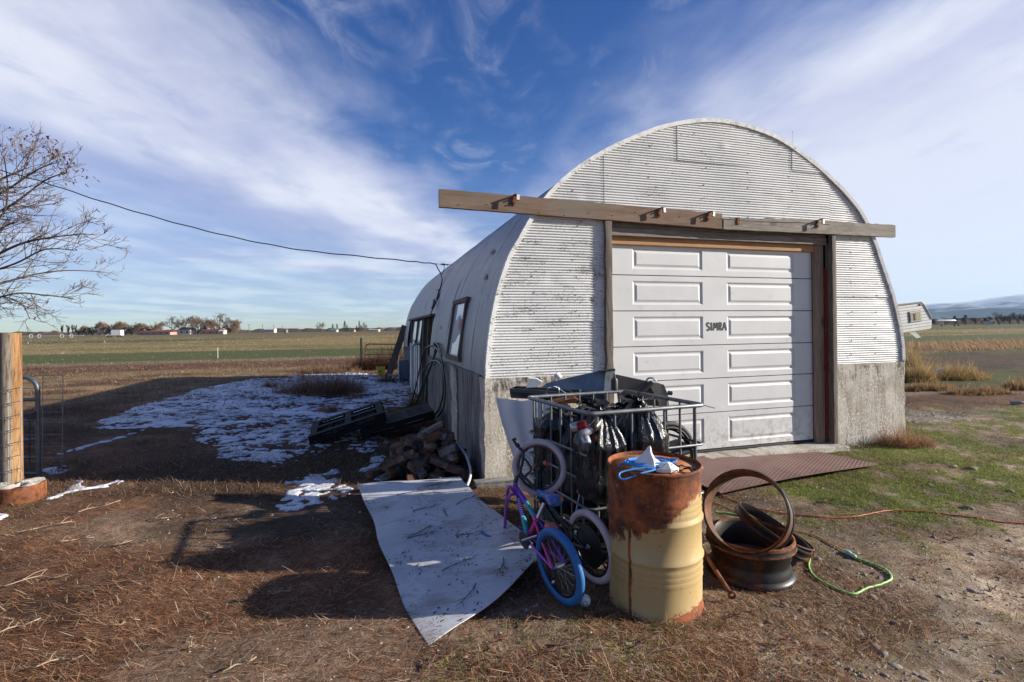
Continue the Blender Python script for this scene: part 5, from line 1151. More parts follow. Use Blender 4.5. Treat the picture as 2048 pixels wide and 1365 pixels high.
def build_bikes():
    # purple bike: rear wheel nearest, front wheel behind the sheet's corner
    b = thing('kids_bike', 'purple and teal kids bike with blue tyres leaning on the cage', 'bicycle', on(.277, 3.12)); ax = Vector((.86, .52, .10)); rc = Vector((.277, 3.12, .237))
    wr, Mr = wheel(b, rc, ax, .236, .027, M['blue_tyre'], M['bike_black'], 28, M['wire'], M['steel'])
    Mx = Mr; m = MB(); m.box(Mx @ Vector((.10, -.165, .0)), (.012, .075, .02), (Mx.to_3x3() @ Euler((0, 0, .55)).to_matrix()), .004); W(m, 'reflector', M['white_plastic'], wr)
    m = MB(); m.box(Mx @ Vector((0.0, 0, 0)), (.001, .001, .001)); fc = Vector((-.065, 4.03, .060)); wheel(b, fc, (.10, .10, .98), .225, .026, M['blue_tyre'], M['bike_black'], 24, M['wire'], M['steel'])
    ht, hb = at(1030, 968, 3.72), at(1036, 992, 3.69); bb = at(1057, 1077, 3.42); cl = at(1073, 1041, 3.40); axl = Mr @ Vector((0, 0, -.05)); axr = Mr @ Vector((0, 0, .05))
    T_(b, 'head_tube', [ht, hb], .019, M['purple']); mid = hb+(bb-hb)*.5; T_(b, 'down_tube', [hb, mid], .019, M['purple']); T_(b, 'down_tube_lower', [mid, bb], .019, M['teal'])
    q = ht+(cl-ht)*.55; t0 = ht+(hb-ht)*.3; T_(b, 'top_tube', [t0, q], .018, M['purple']); T_(b, 'top_tube_rear', [q, cl], .017, M['teal']); T_(b, 'seat_lug', [cl+(ht-cl)*.08, cl-(ht-cl)*.02], .022, M['pink'])
    s1 = bb+(cl-bb)*.02; T_(b, 'seat_tube', [cl, bb], .016, M['pink'])
    for s_, e in ((axl, -1), (axr, 1)):
        off = (Mr.to_3x3() @ Vector((0, 0, e*.035))); T_(b, 'seat_stay', [cl+off*.4, cl+(s_-cl)*.5+off*.3, s_], .0095, M['purple'] if e > 0 else M['pink']); T_(b, 'chain_stay', [bb+off*.5, s_], .0095, M['violet'])
    m = MB()
    d = (bb-hb).normalized(); nn = (Vector((0, 0, CAM_H))-mid).normalized(); side = d.cross(nn).normalized(); nn = side.cross(d).normalized() if side.cross(d).dot(nn) > 0 else -side.cross(d).normalized()
    for k in range(9):
        p = hb+(bb-hb)*(.12+.052*k)+nn*.0195; m.add([p+d*.004+side*.008, p-d*.004+side*.008, p-d*.004-side*.008, p+d*.004-side*.008], [(0, 1, 2, 3)])
    W(m, 'decal', M['white_paint'], b, 0)
    for s_ in (-1, 1): o_ = Vector((.10, .10, .98)).normalized()*.045*s_; T_(b, 'fork_leg', [hb+Vector((-.02, 0, .02)), hb+Vector((-.075, -.01, .015))+o_, fc+Vector((-.01, 0, .08))+o_, fc+o_], .0115, M['violet'], 8, True)
    T_(b, 'stem', [ht, at(1033, 955, 3.73), at(1041, 946, 3.73)], .017, M['bike_black']); T_(b, 'handlebar', [at(1028, 879, 3.85), at(1036, 893, 3.84), at(1046, 905, 3.82), at(1045, 925, 3.78), at(1041, 946, 3.73), at(1056, 962, 3.68), at(1068, 975, 3.64), at(1078, 983, 3.60)], .0115, M['bike_black'], 8, True)
    T_(b, 'grip', [at(1027, 877, 3.855), at(1037, 894, 3.84)], .0165, M['rubber']); T_(b, 'grip', [at(1064, 971, 3.655), at(1079, 984, 3.60)], .0165, M['rubber']); T_(b, 'crossbar', [at(1047, 915, 3.80), at(1062, 938, 3.74), at(1050, 953, 3.72)], .009, M['bike_black'], 7, True)
    st = at(1092, 998, 3.42); T_(b, 'seat_post', [cl, cl+(st-cl)*.8], .013, M['steel']); a_, z_ = at(1075, 984, 3.50), at(1118, 1004, 3.38); ln = (z_-a_); sd = Vector((ln.y, -ln.x, 0)).normalized(); rows = []
    for k in range(11):
        f = k/10; wd = .018+.062*sm(f, .3, .9); p = a_+ln*f; rows.append([p+sd*wd*math.cos(t)*(.7 if k in (0, 10) else 1)+Vector((0, 0, 1))*(.020+.018*f)*math.sin(t)*(.7 if k in (0, 10) else 1) for t in np.linspace(0, 2*math.pi, 15)])
    m = MB(); m.grid(rows); m.add(rows[0][:-1], [tuple(range(14))[::-1]]); m.add(rows[-1][:-1], [tuple(range(14))]); W(m, 'saddle', M['seat'], b, 60)
    Mc = Matrix.Translation(bb) @ frame_from(ax); m = MB(); m.lathe([(.02, -.03), (.058, -.032), (.062, -.036), (.058, -.040), (.02, -.042)], 24, Mc); W(m, 'chainring', M['bike_black'], b); T_(b, 'crank', [bb+Mc.to_3x3() @ Vector((0, 0, -.05)), at(1075, 1072, 3.28)], .009, M['steel'])
    m = MB(); m.box(at(1102, 1054, 3.22), (.075, .06, .035), (.3, .2, .6), .008); W(m, 'pedal', M['coral'], b)
    # black bike: rear wheel on the ground, front wheel up against the cage
    k = thing('kids_bike', 'black kids bike with pale pink tyres standing up against the cage', 'bicycle', on(.515, 3.38)); rc = Vector((.515, 3.38, .245)); wr, Mr = wheel(k, rc, (.86, .50, .06), .243, .025, M['pink_tyre'], M['bike_black'], 32, M['dark_metal'], M['steel'])
    m = MB()
    for i in range(32): t = 2*math.pi*i/32; m.box(Mr @ Vector((.182*math.cos(t), .182*math.sin(t), -.008)), (.006, .006, .006))
    W(m, 'spoke_nipples', M['steel'], wr)['kind'] = 'stuff'
    m = MB(); m.box(Mr @ Vector((.16, .03, -.005)), (.018, .085, .014), Mr.to_3x3(), .005); W(m, 'reflector', M['white_plastic'], wr)
    m = MB(); m.lathe([(.0, -.020), (.13, -.018), (.14, -.014)], 32, Mr); W(m, 'chain_guard', M['bike_black'], k)
    fc = at(1078, 935, 3.84); wf, Mf = wheel(k, fc, (-.28, -.95, .12), .216, .024, M['pink_tyre'], M['bike_black'], 28, M['dark_metal'], M['bike_black'])
    cr = at(1078, 985, 3.76); hd = at(1083, 1003, 3.72); bb = at(1140, 1085, 3.52)
    for s_ in (-1, 1): o_ = Mf.to_3x3() @ Vector((0, 0, .05*s_)); T_(k, 'fork_leg', [fc+o_, fc+(cr-fc)*.6+o_, cr+o_*.5], .015, M['bike_black'])
    m = MB(); m.box(fc+Mf.to_3x3() @ Vector((0, 0, .02)), (.07, .05, .10), Mf.to_3x3(), .012); W(m, 'brake_guard', M['bike_black'], k)
    for px, py in ((1070, 934), (1092, 927)): m = MB(); m.box(at(px, py, 3.80), (.045, .035, .03), (.2, .4, .5), .008); W(m, 'hub_peg', M['coral'], k)
    T_(k, 'head_tube', [cr, hd], .019, M['bike_black']); T_(k, 'down_tube', [hd, bb], .019, M['bike_black']); T_(k, 'top_tube', [cr, at(1125, 1040, 3.56)], .016, M['bike_black']); T_(k, 'seat_tube', [at(1125, 1035, 3.56), bb], .015, M['bike_black'])
    for e in (-1, 1): T_(k, 'chain_stay', [bb, Mr @ Vector((0, 0, .055*e))], .010, M['bike_black']); T_(k, 'seat_stay', [at(1125, 1040, 3.56), Mr @ Vector((0, 0, .055*e))], .009, M['bike_black'])
    m = MB(); m.box(at(1165, 984, 3.78), (.085, .05, .028), (.1, .1, .3), .006); W(m, 'pedal', M['coral'], k)
    T_(k, 'crank', [bb, at(1160, 990, 3.75)], .009, M['steel'])
    o = thing('baseball', 'scuffed cream ball on the ground by the blue tyre', 'ball', on(.430, 3.10, .036)); m = MB(); m.lathe([(.0375*math.cos(a), .0375*math.sin(a)) for a in np.linspace(-math.pi/2, math.pi/2, 15)], 22); m.build('ball', M['foam'], o, 80); m = MB(); m.tube([(.0378*math.cos(t)*math.cos(.6*math.sin(2*t)), .0378*math.sin(t)*math.cos(.6*math.sin(2*t)), .0378*math.sin(.6*math.sin(2*t))) for t in np.linspace(0, 2*math.pi, 60)[:-1]], .0012, 4, True); m.build('stitching', M['dark_metal'], o); o.rotation_euler = (1, .4, .3)
build_bikes()
# ---- gate corner at the left edge
def build_gate():
    p = thing('fence_post', 'thick round weathered wooden fence post at the left edge', 'post', on(-5.285, 5.26)); m = MB(); r = random.Random(2); rows = []
    for z in np.linspace(0, 1.705, 18): rows.append([Vector((.094*math.cos(a)*(1+.03*math.sin(a*5+z))+.01*z*0, .094*math.sin(a)*(1+.03*math.sin(a*4)), z)) for a in np.linspace(0, 2*math.pi, 29)])
    for q in rows: q[-1] = q[0]
    m.grid(rows); c_ = Vector((0, 0, 1.70)); m.add([c_]+rows[-1][:-1], [(0, i+1, (i+1) % 28+1) for i in range(28)])
    k = NM('split_post', .85, 0, .2); v = k.map((9, 9, .75)); n = k.noise(2.0, 8, .65, v, 1.1); n2 = k.noise(8, 6, .6, v); x = k.sep()[0]
    a_ = k.mix(k.ramp(n, .3, .7), (.20, .095, .038), (.34, .205, .10)); b_ = k.mix(k.ramp(n, .3, .7), (.15, .125, .10), (.27, .235, .19)); c = k.mix(k.ramp(k.math('ADD', k.math('MULTIPLY', k.math('ADD', x, k.sep()[1]), .707), k.math('MULTIPLY', k.math('SUBTRACT', n, .5), .05)), .000, .018), b_, a_)
    c = k.mix(k.ramp(n2, .50, .68, 0, .9), c, (.07, .042, .025)); vo = k.N('ShaderNodeTexVoronoi'); k.L(k.map((5, 5, 3.1)), vo.inputs[0]); c = k.mix(k.ramp(vo.outputs[0], .06, .13, .85, 0), c, (.06, .03, .018)); k.col(c); k.bump(n2, .5, .006); m.build('trunk', k.m, p, 50)
    f = thing('footing_can', 'rusty steel ring of crusted concrete round the post foot', 'footing', on(-5.06, 5.13, -.01)); m = MB(); m.lathe([(.197, 0), (.2, .01), (.198, .165), (.192, .17), (.190, .14)], 40); m.build('ring', M['rust'], f, 40)
    m = MB(); rows = []
    for rr in (.192, .15, .1, .05, .004): rows.append([Vector((rr*math.cos(a), rr*math.sin(a), .158+.022*math.sin(a*3+rr*20)+r.uniform(-.006, .012))) for a in np.linspace(0, 2*math.pi, 33)])
    for q in rows: q[-1] = q[0]
    m.grid(rows); m.build('concrete_fill', M['conc'], f, 30)
    # tube gate, closed end toward the yard
    G = thing('tube_gate', 'grey tube farm gate behind the cedar post', 'gate', on(-5.7, 6.02)); Yg = 6.02; top = at(30, 755, Yg).z; xr = at(76, 850, Yg).x; P = [Vector((-9.5, Yg, top)), Vector((xr-.16, Yg, top))]+[Vector((xr-.16+.16*math.sin(t), Yg, top-.16+.16*math.cos(t))) for t in np.linspace(.2, math.pi/2, 6)]+[Vector((xr, Yg, .03))]
    m = MB(); m.tube(P, .025, 10); W(m, 'frame', M['gate'], G, 60)
    for yy in (800, 842, 880, 916, 948): z = at(30, yy, Yg).z; m = MB(); m.tube([(-9.5, Yg, z), (xr, Yg, z)], .021, 8); W(m, 'rail', M['gate'], G, 60)
    z = at(70, 838, Yg).z; m = MB(); m.prism([(xr-.115, z), (xr, z+.10), (xr, z)], -.006, .006, Matrix.Translation((0, Yg-.026, 0)) @ Matrix.Rotation(math.pi/2, 4, 'X')); W(m, 'gusset', M['dark_metal'], G, 0)
    c = thing('gate_chain', 'short rusty chain hanging on the tube gate', 'chain', at(66, 845, Yg-.04)); zz = at(66, 843, Yg).z; x = at(66, 843, Yg).x
    for i in range(20): m = MB(); a = i % 2*math.pi/2; q = Vector((x+.004*math.sin(i), Yg-.045, zz-i*.026)); m.tube([q+Vector((math.cos(a)*.008*math.cos(t), math.sin(a)*.008*math.cos(t), .018*math.sin(t))) for t in np.linspace(0, 6.283, 9)[:-1]], .0032, 4, True); W(m, 'chain_link', M['dark_metal'], c)
    # welded wire panels
    Wp = thing('wire_panel', 'welded wire panel fixed behind the tube gate', 'wire mesh', on(-5.7, 6.2))
    for x_ in (86, 126): a_, b_ = at(x_, 750, 6.2), at(x_-2, 962, 6.2); m = MB(); m.tube([a_, b_], .0042, 5); W(m, 'upright_wire', M['wire'], Wp)
    for yy in (751, 776, 799, 824, 845, 869, 893, 915): a_, b_ = at(-40, yy+3, 6.2), at(127, yy, 6.2); m = MB(); m.tube([a_, b_], .0036, 5); W(m, 'cross_wire', M['wire'], Wp)
    Wp = thing('wire_panel', 'welded wire panel wrapped round the front of the cedar post', 'wire mesh', on(-5.27, 5.12))
    for x_ in (15.5, 41.5): m = MB(); m.tube([at(x_, 781 if x_ < 30 else 775, 5.135), at(x_+1, 972, 5.135)], .0042, 5); W(m, 'upright_wire', M['wire'], Wp)
    for i in range(8): yy = 784+i*27; m = MB(); m.tube(spline([at(-60, yy+6, 5.2), at(-8, yy+1, 5.16), at(15, yy-3, 5.135), at(41.5, yy-9, 5.135), at(45, yy-9, 5.20)], 5), .0036, 5); W(m, 'cross_wire', M['wire'], Wp)
build_gate()
# ---- overhead cable to the roof
def build_cable():
    pts = [(-70, 318), (0, 341), (50, 354), (100, 369), (200, 402), (300, 432), (400, 459), (500, 482), (600, 500), (700, 511), (800, 521), (845, 525.5), (871, 528)]
    P = [at(x, y, 12.0+(x/871)*.6) for x, y in pts]; C = thing('power_cable', 'black overhead cable sagging from the left edge to the shed roof', 'cable', P[-1]); S = spline(P, 6); m = MB(); m.tube([p+Vector((0, 0, .008*math.sin(i*1.3))) for i, p in enumerate(S)], .013, 6); W(m, 'line', M['cable'], C, 60)
    e = P[-1]; m = MB(); m.tube([e, at(884, 529.5, 12.4), at(905, 530, 12.2), at(922, 529.5, 11.9)], .007, 5); W(m, 'tie_wire', M['wire'], C); m = MB(); m.tube([at(883, 529, 12.45), at(890, 529.6, 12.35)], .022, 8); W(m, 'insulator', M['dark_metal'], C); m = MB(); m.tube([at(893, 530, 12.3), at(896, 530, 12.25)], .016, 8); W(m, 'insulator', M['dark_metal'], C)
    m = MB(); m.tube(spline([e, at(876, 538, 12.3), at(882, 549, 12.0), at(884, 560, 11.6), at(882, 572, 11.2), at(878, 583, 11.0), at(873, 600, 10.8)], 6), .014, 6); W(m, 'drop_wire', M['cable'], C, 60)
    m = MB(); m.tube(spline([at(888, 530, 12.35), at(888, 540, 12.2), at(884, 549, 11.9)], 5), .007, 5); W(m, 'drop_wire', M['cable'], C)
    m = MB(); m.tube(spline([at(886, 575, 10.9), at(880, 588, 10.75), at(875, 600, 10.6), at(870, 610, 10.55), at(865, 620, 10.5), at(861, 630, 10.45)], 6), .012, 6); W(m, 'drop_wire', M['cable'], C, 60)
    m = MB(); m.tube([at(873, 580.5, 10.95), at(884, 580, 10.95)], .010, 5); W(m, 'crossarm', M['dark_metal'], C); m = MB(); m.box(at(868, 606, 10.6), (.06, .10, .14), (.2, .1, .3), .01); W(m, 'clamp', M['galv'], C); m = MB(); m.box(at(866, 614, 10.55), (.05, .08, .10), (.2, .4, .3), .01); W(m, 'clamp', M['dark_metal'], C)
build_cable()
# ---------------------------------------------------------------- vegetation
def bush(name, label, cx, cy, rx, ry, h, n, pal, wd=.004, group=None, up=.9, cat='bush', lean=(0, 0)):
    """stems fanning from scattered crowns of very different heights, with side twigs"""
    K = max(6, n//26); a = nr.uniform(0, 6.283, K); rr = np.sqrt(nr.random(K))*nr.uniform(.75, 1.15, K); kx = rx*rr*np.cos(a); ky = ry*rr*np.sin(a)
    kh = h*np.clip(nr.lognormal(-.35, .42, K), .2, 1.25)*(1.08-.6*np.clip(rr, 0, 1)**2); i = nr.integers(0, K, n); ln = kh[i]*nr.uniform(.35, 1.1, n)
    yaw = nr.uniform(0, 6.283, n); pit = np.clip(nr.normal(up, .38, n), .02, 1.5); f = np.where(nr.random(n) < .55, 0, nr.uniform(.2, .95, n))     # some start part way up
    dx = np.cos(yaw)*np.cos(pit); dy = np.sin(yaw)*np.cos(pit); dz = np.sin(pit); jx = nr.normal(0, .035*h+.01, n); jy = nr.normal(0, .035*h+.01, n)
    x = kx[i]+jx+dx*ln*f*.8; y = ky[i]+jy+dy*ln*f*.8; z0 = gzf(cx, cy); z = gz(cx+kx[i], cy+ky[i])-z0+dz*ln*f*.8
    l2 = np.where(f > 0, ln*nr.uniform(.18, .4, n), ln); y2 = np.where(f > 0, yaw+nr.normal(0, .9, n), yaw); p2 = np.where(f > 0, pit+nr.normal(0, .5, n), pit)
    o = thing(name, label, cat, (cx, cy, z0), 0, group)
    blades('stems', x, y, z, l2, np.where(f > 0, .7, 1)*wd*nr.uniform(.5, 1.3, n), y2, p2, pick(pal, n)*nr.uniform(.7, 1.25, (n, 1)), o, bend=nr.uniform(-.1, .55, n)); return o
BROWN = [(.24, .12, .068), (.31, .175, .10), (.16, .085, .05), (.40, .27, .17)]
GOLD = [(.46, .34, .16), (.38, .25, .10), (.54, .43, .24), (.28, .17, .07)]
def build_weeds():
    for px, py, w_, h, n, lb in ((600, 787, 60, 38, 1500, 'low rusty brown weed clump at the left end of the brush'), (650, 790, 75, 60, 3600, 'large rusty brown weed clump standing in the snow'), (690, 785, 40, 45, 1400, 'brown weed clump at the right end of the brush'), (665, 825, 18, 26, 500, 'small dark weed tuft alone in the snow'), (705, 798, 30, 20, 500, 'flat brown weed patch in the snow by the wall'),
                                 (545, 775, 22, 24, 500, 'small rusty weed tuft left of the large clump'), (775, 765, 25, 28, 700, 'brown weed clump in front of the yellow bucket'), (825, 815, 22, 45, 700, 'brown weeds growing under the hose'), (865, 865, 26, 48, 900, 'dry brown weeds between the pallets and block heap')):
        p = g(px, py); s = p.y/1000; bush('weed_clump', lb, p.x, p.y, w_*s, w_*s*.6, h*s*1.25, int(n*1.3), BROWN, .0030*max(1, p.y/7), 'weed clumps left of the shed')
    p = g(735, 742); bush('brush', 'dark dead brush tangled through the far gate', -6.0, 21.9, 1.5, .6, .95, 5200, [(.07, .032, .02), (.11, .05, .03), (.05, .03, .022)], .012)
    bush('shrub', 'bare spreading shrub behind the far gate', -5.3, 23.2, 1.1, .7, 1.75, 2600, [(.13, .085, .06), (.18, .125, .09)], .012, None, 1.15)
    bush('brush', 'rusty brush trailing left of the far gate', -7.4, 20.6, 1.5, .8, .5, 2600, BROWN, .010)
    bush('tumbleweed', 'tangled brown tumbleweed against the right concrete corner', 5.55, 7.05, .42, .22, .34, 3400, [(.30, .15, .075), (.22, .11, .055), (.42, .26, .14)], .0035, None, .75)
    for px, py, w_, h, n, lb in ((1235, 1225, 34, 26, 420, 'low brown weeds at the left foot of the drum'), (1330, 1255, 50, 18, 520, 'green brown tuft in front of the drum'), (1430, 1245, 36, 16, 360, 'small tuft between the drum and the rod'), (1180, 1240, 50, 18, 420, 'dry weeds below the blue tyre'), (1395, 915, 22, 10, 200, 'grass tuft at the edge of the door apron'), (1690, 900, 20, 16, 260, 'grass tuft at the foot of the right post')):
        p = g(px, py); s = p.y/1000; bush('weed_tuft', lb, p.x, p.y, w_*s, w_*s*.35, h*s*1.3, n, BROWN+[(.16, .20, .05)]*2, .0026, 'weed tufts near the drum and door', .7)
    bush('weed_clump', 'thin bare twigs against the right concrete wall', 4.85, 6.98, .12, .05, .34, 60, [(.05, .038, .03), (.10, .07, .05)], .006, 'weed clumps right of the shed', 1.2)
    bush('weed_clump', 'wispy bare stalks scratching the right concrete face', 5.25, 7.02, .32, .05, .42, 130, [(.16, .11, .08), (.10, .07, .05)], .0025, 'weed clumps right of the shed', 1.0)
    for px, py, w_, h, n, pal, lb in ((1905, 760, 70, 40, 5200, GOLD, 'golden dry grass clump leaning in the wind'), (1835, 765, 35, 50, 2600, GOLD, 'golden brown grass close behind the right corner'), (1860, 782, 55, 24, 2200, BROWN+GOLD, 'rusty low weeds in front of the golden grass'), (1960, 790, 70, 22, 2600, GOLD[1:]+BROWN, 'tan weed patch right of the golden grass'), (1825, 735, 16, 60, 700, GOLD[1:], 'tall thin golden weeds beside the shed edge'), (2035, 782, 30, 30, 1400, GOLD[1:]+BROWN, 'reddish tan weeds at the right edge')):
        p = g(px, py); s = p.y/1000; bush('dry_grass', lb, p.x, p.y, w_*s, w_*s*.35, h*s*1.0, int(n*2.6), pal, .0065, 'dry grass clumps right of the shed', .95, 'grass')
    x = nr.uniform(12, 75, 16000); tt = nr.uniform(21.5, 31, 16000); y = (tt+UY*x)/UX; k = fbm(x*.35, y*.35, 83, 3) > .42; x, y = x[k], y[k]; n = len(x)
    tag(blades('grass_verge', x, y, gz(x, y), nr.uniform(.25, .75, n), nr.uniform(.015, .035, n), nr.normal(2.6, .8, n), nr.uniform(.4, 1.2, n), pick([(.36, .24, .13), (.28, .17, .09), (.20, .12, .07), (.44, .33, .19)], n), bend=.35), 'strip of tall tan grass along the field edge on the right', 'grass', kind='stuff')
    o = thing('white_pole', 'white peeling pole lying propped in the dry grass', 'pole', g(1825, 757)); m = MB(); m.tube([at(1823, 757, 15.5), at(1855, 748, 15.3), at(1888, 736.5, 15.1)], .05, 8); W(m, 'pole', M['white_paint'], o)
    o = thing('plastic_bottle', 'crushed clear plastic bottle on the dirt at the right edge', 'bottle', on(10.35, 10.4)); m = MB(); m.lathe([(0, 0), (.035, .0), (.04, .02), (.03, .1), (.04, .13), (.03, .19), (.012, .22), (.012, .24), (0, .24)], 14, Matrix.Translation((0, 0, .035)) @ Matrix.Rotation(1.5, 4, 'Y') @ Matrix.Rotation(.4, 4, 'X')); m.build('bottle', M['grey_box'], o, 50)
    # stray long stems
    r = random.Random(14)
    for L_, Y, th in (([(845, 985), (838, 925), (826, 880)], 0, 0), ([(928, 872), (920, 830), (905, 800)], 6.6, .004), ([(948, 870), (960, 835), (972, 800)], 6.3, .004)):
        if Y: o = thing('reed_stalk', 'tall dry reed %s the white pipe' % ('left of' if L_[0][0] < 940 else 'right of'), 'stem', at(*L_[0], Y)); m = MB(); m.tube(spline([at(*q, Y) for q in L_], 6), th, 5); W(m, 'stem', M['curtain'], o)
build_weeds()
def build_stalks():
    """fallen stalks and twigs on the ground: each its own thing"""
    r = random.Random(77); spots = [(150, 1085, 62, .5), (255, 1090, 70, .35), (60, 1165, 120, .45), (330, 1040, 60, .3), (110, 1330, 90, .5), (440, 1100, 40, .6), (560, 1190, 40, .2), (40, 1260, 60, .8), (250, 1250, 50, .5), (480, 1340, 60, .7), (200, 1020, 70, .9), (90, 1060, 80, .7), (380, 1300, 40, -.5),
             (1000, 1290, 70, .9), (1120, 1300, 90, .5), (1180, 1235, 60, 1.2), (1230, 1200, 60, 1.9), (880, 1330, 70, .8), (960, 1340, 60, .4), (1060, 1250, 60, .6), (1290, 1290, 60, .7), (1480, 1230, 50, .2), (1560, 1290, 50, .4), (1900, 1090, 40, .1), (1980, 1180, 40, .5), (1650, 1010, 40, .3), (1840, 980, 40, .6), (1740, 1280, 40, .3)]
    for px, py, L_, a in spots:
        p = g(px, py); s = p.y/1000; ln = L_*s; d = Vector((math.cos(a), math.sin(a), 0)); n_ = Vector((-d.y, d.x, 0)); left = px < 800
        o = thing('dry_stalk', 'pale dry branching stalk lying on the thatch' if left else 'thin reddish brown twig lying on the dirt', 'stalk', on(p.x, p.y), 0, 'fallen stalks on the left' if left else 'fallen twigs on the right'); m = MB(); P = []
        for k in range(6): f = k/5-.5; q = p+d*ln*f+n_*ln*(.10*math.sin(k*1.9+a*5)); P.append(on(q.x, q.y, .012+.02*abs(math.sin(k*2.2+px))))
        th = .0042 if left else .0034; m.tube(spline(P, 4), th, 5)
        for k in range(1, 5):
            b = P[k]; e = b+(d*r.uniform(.3, 1)+n_*r.choice((-1, 1))*r.uniform(.5, 1))*ln*r.uniform(.12, .30)+Vector((0, 0, r.uniform(0, .03))); m.tube([b, (b+e)/2+Vector((0, 0, .01)), e], [th*.7, th*.6, th*.3], 4)
        W(m, 'stem', M['stalk'] if left else M['leaf_dry'], o)
build_stalks()
# ---------------------------------------------------------------- bare tree at the left edge
def limb(m, P, r0, r1, lev, r, tips, dens=1.0):
    S = spline(P, 6); n = len(S); m.tube(S, [r0+(r1-r0)*i/(n-1) for i in range(n)], 7 if lev == 0 else (5 if lev == 1 else 3), False, False)
    if lev >= 3: tips.append(S[-1]); return
    L = sum((S[i+1]-S[i]).length for i in range(n-1)); k = max(3, int(dens*L*(3.6 if lev == 0 else 5.2 if lev == 1 else 8)))
    for i in range(k):
        f = r.uniform(.15, 1) if i < k-1 else .98; j = min(n-2, int(f*(n-1))); p = S[j]; d = (S[j+1]-S[j]).normalized()
        q = Vector((r.uniform(-1, 1), r.uniform(-1, 1)*.8, r.uniform(-.7, .8))); q = (q-d*q.dot(d)).normalized(); a = r.uniform(.35, .95); dd = (d*math.cos(a)+q*math.sin(a)).normalized()
        ln = L*(.34 if lev == 0 else .42)*r.uniform(.45, 1.1)*(1-.45*f); ln = max(.16, min(ln, 1.9 if lev == 0 else .85)); rr = (r0+(r1-r0)*f)*.55; up = Vector((.15, 0, .22 if lev else .12))
        limb(m, [p, p+dd*ln*.5+Vector((0, 0, r.uniform(-.05, .05)*ln)), p+(dd+up*.5).normalized()*ln], max(.0058, min(rr, .022)), max(.0042, rr*.25), lev+1, r, tips, dens)
def build_tree():
    Y = 13.0; r = random.Random(21); base = Vector((-16.6, Y+.6, 0)); T = thing('bare_tree', 'large bare tree reaching in from the left edge', 'tree', base); tk = MB()
    cr_ = Vector((-15.9, Y+.3, 2.3)); tk.tube(spline([base+Vector((0, 0, -.1)), base+Vector((.1, 0, 1.1)), cr_, Vector((-15.5, Y+.1, 3.7)), Vector((-15.3, Y, 5.2))], 6), [.36-.010*i for i in range(25)], 12); W(tk, 'trunk', M['bark'], T, 60)
    tips = []; m = MB()
    def A(px, py, dy=0): return at(px, py, Y+dy)
    for P, r0 in (([(-150, 560), (-60, 500), (5, 455), (35, 440)], .10), ([(-160, 520), (-80, 450), (-10, 375), (50, 330), (52, 305)], .075), ([(-120, 500), (-40, 450), (30, 405), (90, 365), (135, 352)], .075), ([(-140, 480), (-60, 425), (20, 375), (75, 340), (118, 325)], .06), ([(-120, 560), (-40, 520), (40, 490), (110, 470), (172, 462)], .075), ([(-140, 600), (-50, 560), (30, 520), (90, 500), (150, 500)], .06),
                  ([(-150, 640), (-60, 600), (30, 565), (120, 545), (203, 538)], .065), ([(-130, 640), (-50, 605), (30, 585), (90, 588), (147, 598)], .05), ([(-140, 660), (-70, 610), (-10, 590), (40, 612), (60, 636)], .05), ([(-150, 540), (-60, 490), (5, 430), (15, 370), (8, 315)], .06)):
        dy = r.uniform(-.9, .9); limb(m, [A(*q, dy*i/3)+Vector((0, 0, r.uniform(-.10, .10))) for i, q in enumerate(P)], r0*.62, .009, 0, r, tips, 1.0)
    W(m, 'crown', M['twig'], T, 60)
    tips = [t for t in tips if t.x > -14.5]; cl = [A(120, 310), A(132, 335), A(108, 318), A(140, 347), A(75, 300), A(55, 272), A(95, 300)]; x = []; 
    for c in cl:
        for _ in range(22): x.append(tuple(c+Vector((r.gauss(0, .16), r.gauss(0, .3), r.gauss(0, .13)))))
    for t in r.sample(tips, min(50, len(tips))): x.append(tuple(t))
    x = np.array(x)-np.array(base)[None]; n = len(x); b = blades('leaves', x[:, 0], x[:, 1], x[:, 2], nr.uniform(.05, .12, n), nr.uniform(.03, .06, n), nr.uniform(0, 6.28, n), nr.uniform(-1.3, .4, n), pick([(.15, .055, .035), (.20, .085, .05), (.10, .045, .03)], n), T); b['kind'] = 'stuff'
build_tree()
# ---------------------------------------------------------------- far things
def bare_mesh(seed, mat, spread=.5, dense=1.0, lev0=5, rad=.016, prim=5, zb=.06):
    """unit-height bare tree: trunk and crown meshes"""
    r = random.Random(seed); tk = MB(); m = MB(); tk.tube([(0, 0, 0), (.01, 0, .12), (0, .01, .26)], [.034, .028, .02], 6)
    def grow(p, d, ln, rad, lev):
        e = p+d*ln; m.tube([p, p+d*ln*.5+Vector((r.uniform(-.05, .05), r.uniform(-.05, .05), 0))*ln, e], [rad, rad*.8, rad*.6], 3, False, False)
        if lev == 0: return
        for i in range(3 if lev > 3 else int(2+dense*r.random()+.4)):
            q = Vector((r.gauss(0, 1), r.gauss(0, 1), r.gauss(0, .5))).normalized(); dd = (d*.8+q*spread+Vector((0, 0, .12))).normalized(); grow(p+d*ln*r.uniform(.5, 1), dd, ln*r.uniform(.62, .88), max(.0035, rad*.62), lev-1)
    for k in range(prim): a = k*1.3+r.random(); grow(Vector((0, 0, zb+.05*k)), Vector((math.cos(a)*spread, math.sin(a)*spread, .62)).normalized(), .25, rad, lev0)
    zt = max(v[2] for v in m.v); s = 1/zt; wx = max(abs(v[0]) for v in m.v)*2*s; m.v = [(x*s, y*s, z*s) for x, y, z in m.v]; return tk.mesh('trunk', M['twig_far'], 60), m.mesh('crown', mat, 0), wx
